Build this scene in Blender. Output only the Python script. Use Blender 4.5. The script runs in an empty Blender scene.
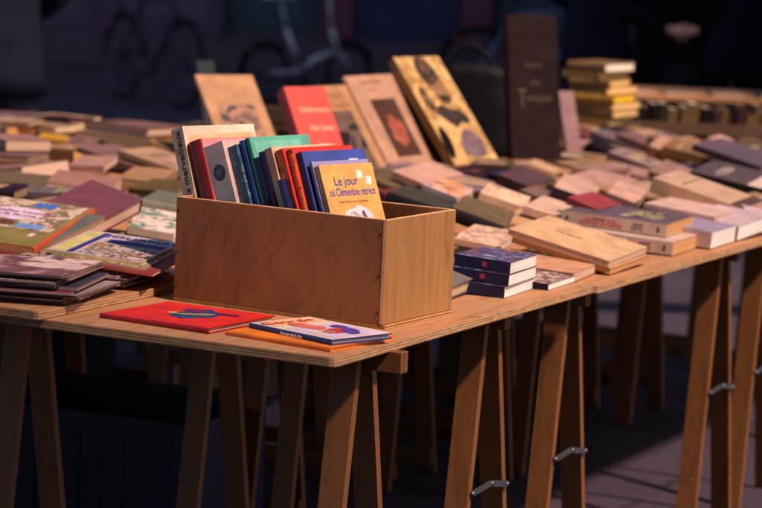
import bpy, bmesh, math, random
from mathutils import Vector, Matrix, noise
random.seed(11)
R = math.radians
TOP = 0.76                      # table top above the ground
CAMH = 1.52
F, PITCH, ROLL = 2500.0, 0.13173973, 0.0439321
W, H = 762, 508
fw = Vector((0, math.cos(PITCH), -math.sin(PITCH)))
up0 = Vector((0, math.sin(PITCH), math.cos(PITCH)))
rt = math.cos(ROLL)*Vector((1, 0, 0)) + math.sin(ROLL)*up0
up = math.cos(ROLL)*up0 - math.sin(ROLL)*Vector((1, 0, 0))
CAM = Vector((0, 0, CAMH))
def ray(px, py): return fw + rt*((px-W/2)/F) - up*((py-H/2)/F)
def at(px, py, z=0.0):
    """point of the photo on the plane z above the table top"""
    d = ray(px, py); return CAM + d*((TOP+z-CAMH)/d.z)
def atd(px, py, y):
    d = ray(px, py); return CAM + d*(y/d.y)
T0 = Vector((-0.07202, 4.31766, TOP)); TT = 0.470062
tA = Vector((-math.cos(TT), math.sin(TT), 0)); tB = Vector((math.sin(TT), math.cos(TT), 0))
def uv(u, v, z=0.0): return T0 + tB*u + tA*v + Vector((0, 0, z))

S = bpy.context.scene
COL = S.collection
def lin(c):
    c = c/255.0
    return c/12.92 if c <= .04045 else ((c+.055)/1.055)**2.4
def rgb(r, g, b): return (lin(r), lin(g), lin(b), 1)

# ---------------------------------------------------------------- materials
MC = {}
def newmat(name):
    m = bpy.data.materials.new(name); m.use_nodes = True
    nt = m.node_tree; b = nt.nodes['Principled BSDF']
    return m, nt, b
def ramp(nt, fac, stops, interp='LINEAR'):
    r = nt.nodes.new('ShaderNodeValToRGB'); r.color_ramp.interpolation = interp
    e = r.color_ramp.elements
    while len(e) < len(stops): e.new(0.5)
    for i, (p, c) in enumerate(stops): e[i].position = p; e[i].color = c
    nt.links.new(fac, r.inputs[0]); return r.outputs[0]
def coords(nt, scale=(1, 1, 1), rnd=True, kind='Object'):
    tc = nt.nodes.new('ShaderNodeTexCoord'); mp = nt.nodes.new('ShaderNodeMapping')
    mp.inputs['Scale'].default_value = scale
    nt.links.new(tc.outputs[kind], mp.inputs[0])
    if rnd:
        oi = nt.nodes.new('ShaderNodeObjectInfo'); ml = nt.nodes.new('ShaderNodeMath'); ml.operation = 'MULTIPLY'
        ml.inputs[1].default_value = 37.0
        nt.links.new(oi.outputs['Random'], ml.inputs[0]); nt.links.new(ml.outputs[0], mp.inputs['Location'])
    return mp.outputs[0]
def noi(nt, vec, scale, detail=4, dist=0, rough=.5):
    n = nt.nodes.new('ShaderNodeTexNoise'); n.inputs['Scale'].default_value = scale
    n.inputs['Detail'].default_value = detail; n.inputs['Distortion'].default_value = dist; n.inputs['Roughness'].default_value = rough
    nt.links.new(vec, n.inputs['Vector']); return n.outputs['Fac']
def mixc(nt, fac, a, b, mode='MIX'):
    m = nt.nodes.new('ShaderNodeMix'); m.data_type = 'RGBA'; m.blend_type = mode
    for s, v in ((0, fac), (6, a), (7, b)):
        if isinstance(v, (int, float, tuple)): m.inputs[s].default_value = v
        else: nt.links.new(v, m.inputs[s])
    return m.outputs[2]
def bump(nt, b, fac, st, dist=.001):
    n = nt.nodes.new('ShaderNodeBump'); n.inputs['Strength'].default_value = st; n.inputs['Distance'].default_value = dist
    nt.links.new(fac, n.inputs['Height']); nt.links.new(n.outputs[0], b.inputs['Normal'])
def plain(name, col, rough=.6, var=.12, coat=0, metal=0, sc=40):
    if name in MC: return MC[name]
    m, nt, b = newmat(name)
    v = coords(nt); f = noi(nt, v, sc, 5)
    lo = tuple(c*(1-var) for c in col[:3])+(1,); hi = tuple(min(1, c*(1+var)) for c in col[:3])+(1,)
    nt.links.new(ramp(nt, f, [(.3, lo), (.7, hi)]), b.inputs['Base Color'])
    b.inputs['Roughness'].default_value = rough; b.inputs['Metallic'].default_value = metal
    b.inputs['Coat Weight'].default_value = coat; b.inputs['Coat Roughness'].default_value = .35
    if max(col[:3]) < .05: b.inputs['Specular IOR Level'].default_value = .08
    bump(nt, b, f, .15, .0006)
    MC[name] = m; return m
def cover(col, rough=.45, wear=.4):
    """printed card: base colour, faint mottling, scuffs"""
    key = 'card_%s' % '_'.join('%d' % int(c*255) for c in col[:3])
    if key in MC: return MC[key]
    m, nt, b = newmat(key)
    v = coords(nt)
    f = noi(nt, v, 22, 5); g = noi(nt, v, 70, 8, .8, .75)
    lo = tuple(c*.74 for c in col[:3])+(1,); hi = tuple(min(1, c*1.1) for c in col[:3])+(1,)
    base = ramp(nt, f, [(.3, lo), (.7, hi)])
    sc = ramp(nt, g, [(.60, (0, 0, 0, 1)), (.66, (1, 1, 1, 1))])
    sm = nt.nodes.new('ShaderNodeMath'); sm.operation = 'MULTIPLY'; sm.inputs[1].default_value = wear
    nt.links.new(sc, sm.inputs[0])
    mx = mixc(nt, sm.outputs[0], base, tuple(min(.8, c*.8+.08) for c in col[:3])+(1,))
    nt.links.new(mx, b.inputs['Base Color']); b.inputs['Roughness'].default_value = rough
    b.inputs['Specular IOR Level'].default_value = .35 if max(col[:3]) > .05 else .06
    bump(nt, b, g, .12, .0004)
    MC[key] = m; return m
def art(name, cols, scale=14, dist=1.2, rough=.45, stretch=(1, 1, 1)):
    """a printed picture: painterly patches of the given colours"""
    if name in MC: return MC[name]
    m, nt, b = newmat(name)
    v = coords(nt, stretch)
    f = noi(nt, v, scale, 6, dist, .6)
    n = len(cols); st = [(.30+.42*i/n, c) for i, c in enumerate(cols)]
    c1 = ramp(nt, f, st, 'EASE')
    g = noi(nt, v, scale*5, 4, .5)
    c2 = mixc(nt, .35, c1, ramp(nt, g, [(.35, (.05, .04, .04, 1)), (.65, (.8, .75, .7, 1))]), 'SOFT_LIGHT')
    nt.links.new(c2, b.inputs['Base Color']); b.inputs['Roughness'].default_value = rough
    MC[name] = m; return m
def pages(name, col):
    if name in MC: return MC[name]
    m, nt, b = newmat(name)
    v = coords(nt, (5, 5, 620)); f = noi(nt, v, 1.0, 3, 0, .7)
    v2 = coords(nt, (4, 4, 130)); f2 = noi(nt, v2, 1.0, 4)
    lo = tuple(c*.48 for c in col[:3])+(1,)
    c1 = ramp(nt, f, [(.32, lo), (.6, col)])
    c2 = mixc(nt, .5, c1, ramp(nt, f2, [(.3, tuple(c*.66 for c in col[:3])+(1,)), (.7, tuple(min(1, c*1.08) for c in col[:3])+(1,))]))
    nt.links.new(c2, b.inputs['Base Color']); b.inputs['Roughness'].default_value = .85
    bump(nt, b, f, .5, .0008)
    MC[name] = m; return m
def wood(name, light, dark, axis=0, freq=60, rough=.6, ply=False, blotch=.5, spots=False):
    if name in MC: return MC[name]
    m, nt, b = newmat(name)
    s = [freq, freq, freq]; s[axis] = freq*.06
    v = coords(nt, tuple(s)); f = noi(nt, v, 1.0, 6, 1.1, .6)
    s2 = [9, 9, 9]; s2[axis] = 1.6
    v2 = coords(nt, tuple(s2)); f2 = noi(nt, v2, 1.0, 4, 2.0)
    c1 = ramp(nt, f, [(.28, dark), (.52, light), (.8, tuple(min(1, c*1.12) for c in light[:3])+(1,))])
    c2 = ramp(nt, f2, [(.3, tuple(c*.62 for c in light[:3])+(1,)), (.45, light), (.52, tuple(c*.85 for c in light[:3])+(1,)), (.7, tuple(min(1, c*1.15) for c in light[:3])+(1,))])
    c = mixc(nt, blotch, c1, c2)
    if spots:
        v3 = coords(nt, (14, 14, 5)); f3 = noi(nt, v3, 1.0, 3, .3)
        k = ramp(nt, f3, [(.66, (0, 0, 0, 1)), (.74, (1, 1, 1, 1))])
        c = mixc(nt, k, c, mixc(nt, .55, c, tuple(x*.5 for x in dark[:3])+(1,)))
    nt.links.new(c, b.inputs['Base Color']); b.inputs['Roughness'].default_value = rough
    bump(nt, b, f, .3, .0008)
    MC[name] = m; return m
def figured(name, light, dark):
    """rotary-cut veneer: wandering cathedral figure with fine pores and a few stains"""
    m, nt, b = newmat(name)
    v = coords(nt, (5, 3.4, 5.2), True)
    w = nt.nodes.new('ShaderNodeTexWave'); w.wave_type = 'BANDS'; w.bands_direction = 'Y'; w.inputs['Scale'].default_value = 1.1
    w.inputs['Distortion'].default_value = 14; w.inputs['Detail'].default_value = 2.5; w.inputs['Detail Scale'].default_value = .55
    nt.links.new(v, w.inputs[0])
    fine = noi(nt, coords(nt, (160, 160, 14)), 1, 5, .4); big = noi(nt, coords(nt, (5, 5, 3)), 1, 4, 1.2)
    c = ramp(nt, w.outputs['Fac'], [(.1, light), (.5, tuple(x*.88 for x in light[:3])+(1,)), (.75, tuple((x*.5+y*.5) for x, y in zip(light[:3], dark[:3]))+(1,)), (.95, light)])
    c = mixc(nt, .30, c, ramp(nt, fine, [(.3, dark), (.6, light)]))
    c = mixc(nt, .45, c, ramp(nt, big, [(.32, dark), (.55, light), (.75, tuple(min(1, x*1.25) for x in light[:3])+(1,))]))
    st = noi(nt, coords(nt, (13, 13, 8)), 1, 3, .3)
    k = ramp(nt, st, [(.65, (0, 0, 0, 1)), (.75, (.5, .5, .5, 1))])
    c = mixc(nt, k, c, tuple(x*.45 for x in dark[:3])+(1,))
    nt.links.new(c, b.inputs['Base Color']); b.inputs['Roughness'].default_value = .5; bump(nt, b, fine, .25, .0006)
    return m
def plyedge(name):
    if name in MC: return MC[name]
    m, nt, b = newmat(name)
    tc = nt.nodes.new('ShaderNodeTexCoord'); w = nt.nodes.new('ShaderNodeTexWave')
    w.bands_direction = 'Z'; w.inputs['Scale'].default_value = 62; w.inputs['Distortion'].default_value = .6; w.inputs['Detail'].default_value = 3
    nt.links.new(tc.outputs['Object'], w.inputs[0])
    v = coords(nt, (30, 30, 200)); f = noi(nt, v, 1, 4)
    c = ramp(nt, w.outputs['Fac'], [(.25, rgb(120, 78, 48)), (.6, rgb(205, 158, 112))])
    c = mixc(nt, .4, c, ramp(nt, f, [(.3, rgb(92, 58, 36)), (.7, rgb(210, 165, 120))]))
    nt.links.new(c, b.inputs['Base Color']); b.inputs['Roughness'].default_value = .75
    MC[name] = m; return m

PG = {'cream': pages('paper_cream', rgb(222, 196, 160)), 'white': pages('paper_white', rgb(244, 234, 226)),
      'tan': pages('paper_tan', rgb(205, 150, 95)), 'pink': pages('paper_pink', rgb(212, 176, 152)),
      'dull': pages('paper_dull', rgb(150, 118, 92)), 'gold': pages('paper_gold', rgb(225, 170, 95))}
BOX = wood('crate_plywood', rgb(166, 116, 68), rgb(120, 78, 44), 2, 60, .55, blotch=.5, spots=True)
BOXF = figured('crate_front_plywood', rgb(158, 100, 56), rgb(92, 54, 30))
BOXE = plain('crate_edge', rgb(222, 165, 118), .7, .2)
TAB = wood('table_plywood', rgb(182, 128, 86), rgb(126, 80, 50), 0, 45, .65, blotch=.55, spots=True)
TABE = plyedge('plywood_edge')
LEG = wood('trestle_pine', rgb(124, 76, 36), rgb(78, 43, 20), 2, 45, .6)
METAL = plain('galvanised_steel', rgb(122, 120, 128), .5, .2, metal=.9)

# ---------------------------------------------------------------- object helpers
def tag(o, label=None, cat=None, group=None, kind=None):
    if label: o['label'] = label
    if cat: o['category'] = cat
    if group: o['group'] = group
    if kind: o['kind'] = kind
    return o
def empty(name, label, cat, M=None, group=None):
    o = bpy.data.objects.new(name, None); COL.objects.link(o); o.empty_display_size = .05
    if M is not None: o.matrix_world = M
    return tag(o, label, cat, group)
def link(name, me, parent=None, M=None):
    o = bpy.data.objects.new(name, me); COL.objects.link(o)
    if parent: o.parent = parent
    if M is not None: o.matrix_local = M
    return o
class MB:
    def __init__(s): s.v = []; s.f = []; s.m = []; s.mats = []; s.smooth = []
    def mi(s, m):
        if m not in s.mats: s.mats.append(m)
        return s.mats.index(m)
    def add(s, vs, fs, m, sm=False):
        o = len(s.v); s.v += [tuple(x) for x in vs]; k = s.mi(m)
        for f in fs: s.f.append([i+o for i in f]); s.m.append(k); s.smooth.append(sm)
    def box(s, a, b, m, M=None, top=None):
        x0, y0, z0 = a; x1, y1, z1 = b
        vs = [Vector(p) for p in ((x0,y0,z0),(x1,y0,z0),(x1,y1,z0),(x0,y1,z0),(x0,y0,z1),(x1,y0,z1),(x1,y1,z1),(x0,y1,z1))]
        if M is not None: vs = [M @ p for p in vs]
        fs = [(0,3,2,1),(4,5,6,7),(0,1,5,4),(1,2,6,5),(2,3,7,6),(3,0,4,7)]
        if top is None: s.add(vs, fs, m)
        else:
            s.add(vs, [fs[0]]+fs[2:], m); s.add(vs, [fs[1]], top)
    def prism(s, pts, z0, z1, m, M=None):
        n = len(pts)
        vs = [Vector((p[0], p[1], z0)) for p in pts]+[Vector((p[0], p[1], z1)) for p in pts]
        if M is not None: vs = [M @ p for p in vs]
        s.add(vs, [tuple(range(n))[::-1], tuple(range(n, 2*n))]+[(i, (i+1) % n, n+(i+1) % n, n+i) for i in range(n)], m)
    def tube(s, pts, r, m, n=10, close=False):
        pts = [Vector(p) for p in pts]; rs = r if isinstance(r, (list, tuple)) else [r]*len(pts)
        vs = []; L = len(pts)
        ref = None
        for i, p in enumerate(pts):
            if close: d = pts[(i+1) % L]-pts[i-1]
            else: d = pts[min(i+1, L-1)]-pts[max(i-1, 0)]
            d.normalize()
            if ref is None or abs(ref.dot(d)) > .95:
                ref = Vector((0, 0, 1)) if abs(d.z) < .9 else Vector((1, 0, 0))
            a = d.cross(ref).normalized(); b = a.cross(d).normalized(); ref = b
            for k in range(n):
                t = 2*math.pi*k/n; vs.append(p+(a*math.cos(t)+b*math.sin(t))*rs[i])
        fs = []
        for i in range(L if close else L-1):
            j = (i+1) % L
            for k in range(n): fs.append((i*n+k, i*n+(k+1) % n, j*n+(k+1) % n, j*n+k))
        if not close: fs += [tuple(range(n))[::-1], tuple(range((L-1)*n, L*n))]
        s.add(vs, fs, m, True)
    def loft(s, rings, m, cap=True):
        n = len(rings[0]); vs = [p for r in rings for p in r]; fs = []
        for i in range(len(rings)-1):
            for k in range(n): fs.append((i*n+k, i*n+(k+1) % n, (i+1)*n+(k+1) % n, (i+1)*n+k))
        if cap: fs += [tuple(range(n))[::-1], tuple(range((len(rings)-1)*n, len(rings)*n))]
        s.add(vs, fs, m, True)
    def build(s, name, parent=None, M=None, bevel=0):
        me = bpy.data.meshes.new(name); me.from_pydata(s.v, [], s.f)
        for m in s.mats: me.materials.append(m)
        for p, k, sm in zip(me.polygons, s.m, s.smooth): p.material_index = k; p.use_smooth = sm
        bm = bmesh.new(); bm.from_mesh(me); bmesh.ops.recalc_face_normals(bm, faces=bm.faces)
        bm.to_mesh(me); bm.free(); me.update()
        o = link(name, me, parent, M)
        if bevel:
            b = o.modifiers.new('bevel', 'BEVEL'); b.width = bevel; b.segments = 2; b.limit_method = 'ANGLE'
        return o
def copy_tree(o, M, label=None, group=None):
    c = o.copy(); COL.objects.link(c); c.matrix_world = M
    if label: c['label'] = label
    if group: c['group'] = group
    for ch in list(o.children):
        d = ch.copy(); COL.objects.link(d); d.parent = c
        for g in ch.children:
            e = g.copy(); COL.objects.link(e); e.parent = d
    return c
def frame(O, X, Y, Z):
    M = Matrix.Identity(4)
    for i, a in enumerate((X, Y, Z)):
        for k in range(3): M[k][i] = a[k]
    for k in range(3): M[k][3] = O[k]
    return M
def lettering(parent, text, x, y, z, size, col, rot=0.0, spine=False, font_ext=.0003, name='title_text', align='CENTER', bold=.0, squeeze=1.0):
    cu = bpy.data.curves.new(name, 'FONT'); cu.body = text; cu.size = size; cu.extrude = font_ext
    cu.align_x = align; cu.align_y = 'CENTER'; cu.offset = bold; cu.space_line = .95
    cu.materials.append(plain('ink_%d_%d_%d' % tuple(int(c*255) for c in col[:3]), col, .5, .05))
    tmp = bpy.data.objects.new('tmp', cu); COL.objects.link(tmp); bpy.context.view_layer.update()
    me = bpy.data.meshes.new_from_object(tmp.evaluated_get(bpy.context.evaluated_depsgraph_get())); bpy.data.objects.remove(tmp); bpy.data.curves.remove(cu); me.name = name
    o = link(name, me, parent)
    if spine:   # on the spine face (x = 0), reading along +y
        M = frame((x, y, z), (0, 1, 0), (0, 0, 1), (1, 0, 0))
        M = frame((x, y, z), (0, -1, 0), (0, 0, 1), (-1, 0, 0)) if spine == 'down' else frame((x, y, z), (0, 1, 0), (0, 0, -1), (-1, 0, 0))
        o.matrix_local = M @ Matrix.Rotation(rot, 4, 'Z') @ Matrix.Diagonal((squeeze, 1, 1, 1))
    else:
        o.matrix_local = Matrix.Translation((x, y, z)) @ Matrix.Rotation(rot, 4, 'Z') @ Matrix.Diagonal((squeeze, 1, 1, 1))
    return o

# ---------------------------------------------------------------- books
DIM = {}
def book(M, w, h, t, label, front, spine=None, pg='cream', hard=False, name='book', group=None, cat='book', back=None, seed=None, simple=False):
    """local x: spine to fore-edge, y: foot to head, z: back cover to front cover"""
    rnd = random.Random(seed if seed is not None else label)
    root = empty(name, label, cat, M, group)
    spine = spine or front; back = back or spine
    P = PG[pg]
    c = MB()
    if hard:
        ct, ov = min(.003, t*.25), .0035
        c.box((.004, 0, 0), (w, h, ct), back); c.box((.004, 0, t-ct), (w, h, t), spine, top=front)
        n = 8; pts = []
        for i in range(n+1):
            a = math.pi*i/n; pts.append((.0042-math.sin(a)*min(.008, t*.22), t*.5*(1+math.cos(a))))
        out = [Vector((p[0], 0, p[1])) for p in pts]; inn = [Vector((p[0]+ct*.9, 0, t/2+(p[1]-t/2)*.9)) for p in pts][::-1]
        loop = out+inn; k = len(loop)
        vs = loop+[v+Vector((0, h, 0)) for v in loop]
        c.add(vs, [(i, (i+1) % k, k+(i+1) % k, k+i) for i in range(k)], spine, True)
        for base in (0, k):
            c.add([vs[base+i] for i in range(k)], [(i, i+1, k-2-i, k-1-i) for i in range(k//2-1)], spine)
        px0, px1, py0, py1, pz0, pz1 = .003, w-ov, ov, h-ov, ct-.0003, t-ct+.0003
    else:
        ct = .0009
        lift = 0
        # cover wraps round the page block, front sheet slightly sprung at the fore-edge
        nx, ny = 6, 1
        c.box((0, 0, 0), (w, h, ct), back)
        c.box((0, 0, ct), (ct, h, t-ct), spine)
        vs = []; n = 8
        for i in range(n+1):
            x = w*i/n; zz = lift*(i/n)**3
            for y in (0, h): vs += [(x, y, t-ct+zz), (x, y, t+zz)]
        fs = []; ft = []
        for i in range(n):
            a = i*4; b = a+4
            ft.append((a+1, b+1, b+3, a+3)); fs += [(a, a+2, b+2, b), (a, b, b+1, a+1), (a+2, a+3, b+3, b+2)]
        fs += [(0, 1, 3, 2), (n*4, n*4+2, n*4+3, n*4+1)]
        c.add(vs, fs, spine); c.add(vs, ft, front)
        px0, px1, py0, py1, pz0, pz1 = ct*.9, w-.0014, .0012, h-.0012, ct*.8, t-ct*.8
    cv = c.build('cover', root, bevel=.0006 if not simple else 0)
    p = MB()
    # page block: slightly uneven fore-edge
    ns = 6; sk = rnd.uniform(-.002, .002)
    rings = []
    for i in range(ns+1):
        z = pz0+(pz1-pz0)*i/ns; b = -.0022*math.sin(math.pi*i/ns) if hard else rnd.uniform(-.0006, .0002)
        rings.append([Vector((px0, py0, z)), Vector((px1+b, py0, z)), Vector((px1+b, py1, z)), Vector((px0, py1, z))])
    p.loft(rings, P)
    o = p.build('page_block', root)
    for q in o.data.polygons: q.use_smooth = False
    DIM[root.name] = (w, h, t)
    return root
def quad_frame(N, L, Rr, t, z0=0.0, wlim=.235):
    """N, L, R: pixels of the near, left and right corner of the top face"""
    zt = z0+t
    n = at(*N, zt); r = at(*Rr, zt)
    if (r-n).length > wlim:          # the book rises away from us: find the point of the sight line at arm's length
        q = ray(*Rr).normalized(); m_ = n-CAM; bq = q.dot(m_); disc = bq*bq-(m_.length_squared-wlim*wlim)
        if disc > 0: r = CAM+q*(bq+math.sqrt(disc))
        else: r = n+((CAM+q*bq)-n).normalized()*wlim
        if r.z-n.z > .34*wlim:
            hd = Vector((r.x-n.x, r.y-n.y, 0)).normalized(); r = n+hd*wlim*.94+Vector((0, 0, .34*wlim))
    X = (r-n)
    d = ray(*L); k = (n-CAM).dot(X)/d.dot(X); l = CAM+d*k
    Y = l-n
    lim = .30
    if abs(l.z-n.z) > lim*Y.length:      # measuring noise: limit the tilt, keep the direction
        hl = math.hypot(Y.x, Y.y); Y = Vector((Y.x, Y.y, math.copysign(lim, Y.z)*hl)); Y = Y-X*(Y.dot(X)/X.length_squared)
        s = (l-n).length; Y = Y.normalized()*s
    w, h = min(X.length, .31), max(Y.length, .085)
    x, y = X.normalized(), Y.normalized(); z = x.cross(y).normalized()
    O = n-z*t
    return O, x, y, z, w, h
def qbook(N, L, Rr, t, z0, label, front, spine=None, pg='cream', hard=False, side='NL', info=False, wlim=.235, **kw):
    O, x, y, z, w, h = quad_frame(N, L, Rr, t, z0, wlim)
    if w > .42: w = .42
    if h > .42: h = .42
    if side == 'NL': M = frame(O, x, y, z)
    elif side == 'NR': M = frame(O+x*w, y, -x, z); w, h = h, w
    elif side == 'far': M = frame(O+x*w+y*h, -x, -y, z)
    elif side == 'left': M = frame(O+y*h, -y, x, z); M = frame(O+y*h, -y, x, z); w, h = h, w
    if info: print('BOOK', label[:40], 'w %.3f h %.3f t %.3f tilt %.1f' % (w, h, t, math.degrees(math.asin(max(-1, min(1, y.z))))), [round(c, 2) for c in O])
    return book(M, w, h, t, label, front, spine, pg, hard, **kw)
def picture(parent, pts, z, m, name='cover_picture', th=.0005):
    b = MB(); b.prism(pts, z, z+th, m); return b.build(name, parent)
def blob(cx, cy, rx, ry, n=16, wob=.15, seed=1, rot=0):
    r = random.Random(seed); out = []
    for i in range(n):
        a = 2*math.pi*i/n; k = 1+r.uniform(-wob, wob)
        x, y = rx*k*math.cos(a), ry*k*math.sin(a)
        out.append((cx+x*math.cos(rot)-y*math.sin(rot), cy+x*math.sin(rot)+y*math.cos(rot)))
    for _ in range(2): out = [q for a_, c_ in zip(out, out[1:]+out[:1]) for q in ((a_[0]*.75+c_[0]*.25, a_[1]*.75+c_[1]*.25), (a_[0]*.25+c_[0]*.75, a_[1]*.25+c_[1]*.75))]
    return out

# ================================================================ setting
M4 = Matrix
def ground():
    m, nt, b = newmat('worn_setts')
    v = coords(nt, (1, 1, 1), False)
    br = nt.nodes.new('ShaderNodeTexBrick'); br.inputs['Scale'].default_value = 4.2
    br.inputs['Color1'].default_value = rgb(48, 38, 54); br.inputs['Color2'].default_value = rgb(60, 46, 64)
    br.inputs['Mortar'].default_value = rgb(28, 24, 30); br.inputs['Mortar Size'].default_value = .03; br.inputs['Bias'].default_value = -.2
    nt.links.new(v, br.inputs['Vector'])
    f = noi(nt, v, 1.3, 6, .5); g = noi(nt, v, 30, 5)
    c = mixc(nt, .6, br.outputs['Color'], ramp(nt, f, [(.3, rgb(44, 34, 48)), (.7, rgb(76, 58, 76))]))
    nt.links.new(c, b.inputs['Base Color']); b.inputs['Roughness'].default_value = .8
    bump(nt, b, br.outputs['Fac'], -.5, .01)
    mb = MB(); mb.add([(-60, -40, 0), (60, -40, 0), (60, 80, 0), (-60, 80, 0)], [(0, 1, 2, 3)], m)
    tag(mb.build('ground'), kind='structure')
ground()

def facade():
    wallm = plain('dark_stucco', rgb(104, 80, 104), .9, .35, sc=3)
    green = plain('green_black_paint', rgb(66, 76, 88), .5, .3, sc=4)
    navy = plain('navy_paint', rgb(50, 50, 92), .5, .3, sc=4)
    mar = plain('maroon_paint', rgb(112, 54, 76), .6, .15, sc=4)
    glass = plain('dark_shop_glass', (.012, .014, .02, 1), .12, .05)
    stone = plain('dark_stone', rgb(92, 70, 84), .85, .2, sc=5)
    r = empty('shop_building', 'dark shop building with green, maroon and navy ground floor panels behind the bicycles', 'building', M4.Translation((0, 25, 0)))
    b = MB(); b.box((-22, .2, 0), (24, 9, 13), wallm); b.build('wall', r)
    b = MB(); b.box((-22, .06, 0), (24, .198, .35), stone, M4.Translation((0, -.03, 0))); b.build('plinth', r)
    def panel(x0, x1, m, z0=.36, z1=3.4, d=.0, nm='shopfront_panel'):
        b = MB(); b.box((x0, .05-d, z0), (x1, .197, z1), m)
        n = max(1, int((x1-x0)/.9)); wd = (x1-x0)/n
        for i in range(n):
            a = x0+i*wd
            for (p0, p1, q0, q1) in ((a+.08, a+wd-.08, z0+.1, z0+.16), (a+.08, a+wd-.08, z0+.9, z0+.96), (a+.08, a+.14, z0+.163, z0+.897), (a+wd-.14, a+wd-.08, z0+.163, z0+.897)):
                b.box((p0, .03-d, q0), (p1, .049-d, q1), m)
            b.box((a+.1, .04-d, z0+1.1), (a+wd-.1, .049-d, z1-.2), glass)
        return b.build(nm, r)
    px = lambda x: (x-381)*.01
    panel(-12, -5.2, wallm); panel(-5.1, -1.75, wallm, nm='shopfront_panel')
    panel(-1.65, -.72, green); panel(-.35, .68, navy); panel(1.02, 3.0, green); panel(3.1, 6.5, navy); panel(6.6, 14, wallm)
    for x in (-1.7, .70, 3.05): 
        b = MB(); b.box((x-.04 if x != .70 else .70, -.05, .35), (x+.04 if x != .70 else 1.0, .196, 3.5), mar if x == .70 else stone); b.build('pillar', r, bevel=.01)
    b = MB(); b.box((-.7, .0, .36), (-.37, .197, 3.4), mar); b.build('pillar', r, bevel=.01)
    b = MB(); b.box((-14, -.25, 3.5), (14, .197, 3.9), stone); b.build('cornice', r, bevel=.02)
    for i in range(9):
        x = -14+i*3.2
        for z in (4.9, 8.6):
            w = MB(); w.box((x, .12, z), (x+1.2, .199, z+2.0), stone); f = w.build('window', r)
            w = MB(); w.box((x+.1, .10, z+.1), (x+1.1, .119, z+1.9), glass); w.build('pane', f)
    b = MB(); b.prism([(-22, -.1), (24, -.1), (24, 9.2), (-22, 9.2)], 13.002, 13.4, stone); b.build('roof', r)
facade()
def block(name, label, x0, y0, x1, y1, h):
    wm = plain('dark_render', rgb(70, 58, 60), .9, .15, sc=2); gm = plain('dark_shop_glass', (.012, .014, .02, 1), .12, .05)
    r = empty(name, label, 'building', M4.Translation((x0, y0, 0)))
    w, d = x1-x0, y1-y0
    b = MB(); b.box((0, 0, 0), (w, d, h), wm); b.build('wall', r)
    b = MB(); b.box((-.3, -.3, h+.002), (w+.3, d+.3, h+.3), plain('slate', rgb(50, 50, 56), .7)); b.build('roof', r)
    for side in range(4):
        ln = w if side < 2 else d
        for k in range(int(ln/3)):
            for z in range(int(h/3.2)):
                p = 1+k*3; q = 1+z*3.2; b = MB()
                if side == 0: b.box((p, -.03, q), (p+1.1, -.002, q+1.7), gm)
                elif side == 1: b.box((p, d+.002, q), (p+1.1, d+.03, q+1.7), gm)
                elif side == 2: b.box((-.03, p, q), (-.002, p+1.1, q+1.7), gm)
                else: b.box((w+.002, p, q), (w+.03, p+1.1, q+1.7), gm)
                b.build('window', r)
block('shade_block', 'added tall rendered block, unseen on the right, shading the background', 8, 6.6, 16, 24.5, 32)  # unseen block added to keep the sun off the background
block('shade_block', 'added tall rendered block, unseen behind the camera, shading the left tables', -16, -17, 10.6, -5.2, 32)  # unseen block added so its shadow edge falls on the left tables

# ---------------------------------------------------------------- tables
def board(u0, u1, v0, v1, z, label, group='plywood boards of the bookstall', yaw=0):
    r = empty('table_board', label, 'table top', frame(uv(u0, v0, z), tB, tA, Vector((0, 0, 1))) @ Matrix.Rotation(R(yaw), 4, 'Z'), group)
    b = MB(); a, c = u1-u0, v1-v0; q = .012
    pts = [(q, 0), (a-q, 0), (a-q*.3, q*.3), (a, q), (a, c-q), (a-q, c), (q, c), (0, c-q), (0, q), (q*.3, q*.3)]
    b.prism(pts, -.0165, -.0012, TABE); b.build('edge_layers', r)
    b = MB(); pts2 = [(p[0]*.9985+.0008, p[1]*.9985+.0008) for p in pts]
    b.prism(pts2, -.0011, 0, TAB); b.build('top_veneer', r)
    return r
board(0, 1.193, 0, .80, 0, 'plywood table top under the wooden book crate')
board(1.199, 2.42, -.004, .80, -.003, 'plywood table top under the two white paperbacks with red titles')
board(2.425, 3.63, .0, .80, -.001, 'plywood table top at the right edge of the photo')
board(3.635, 4.85, .01, .80, -.002, 'plywood table top at the far right, crowded with books')
board(-.02, 1.19, .615, 1.50, .0172, 'raised plywood board under the magazine pile on the left')
for i, (u0, u1) in enumerate(((1.2, 2.42), (2.425, 3.63), (3.635, 4.85))):
    board(u0, u1, .803, 1.60, -.001, ['inner plywood board behind the wooden crate', 'inner plywood board under the leaning art books', 'inner plywood board under the tall pile of gilt books'][i])
for i, (u0, u1) in enumerate(((-.02, 1.19), (1.2, 2.42), (2.425, 3.55))):
    board(u0, u1, 1.605, 2.40, -.001, ['third row plywood board at the left edge', 'third row plywood board under the maroon books', 'third row plywood board at the back'][i])
    board(u0, u1, 2.405, 3.30, -.001, ['outermost plywood board, out of frame on the left', 'outermost plywood board under the dusty left-hand books', 'outermost plywood board at the back left'][i])

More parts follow.
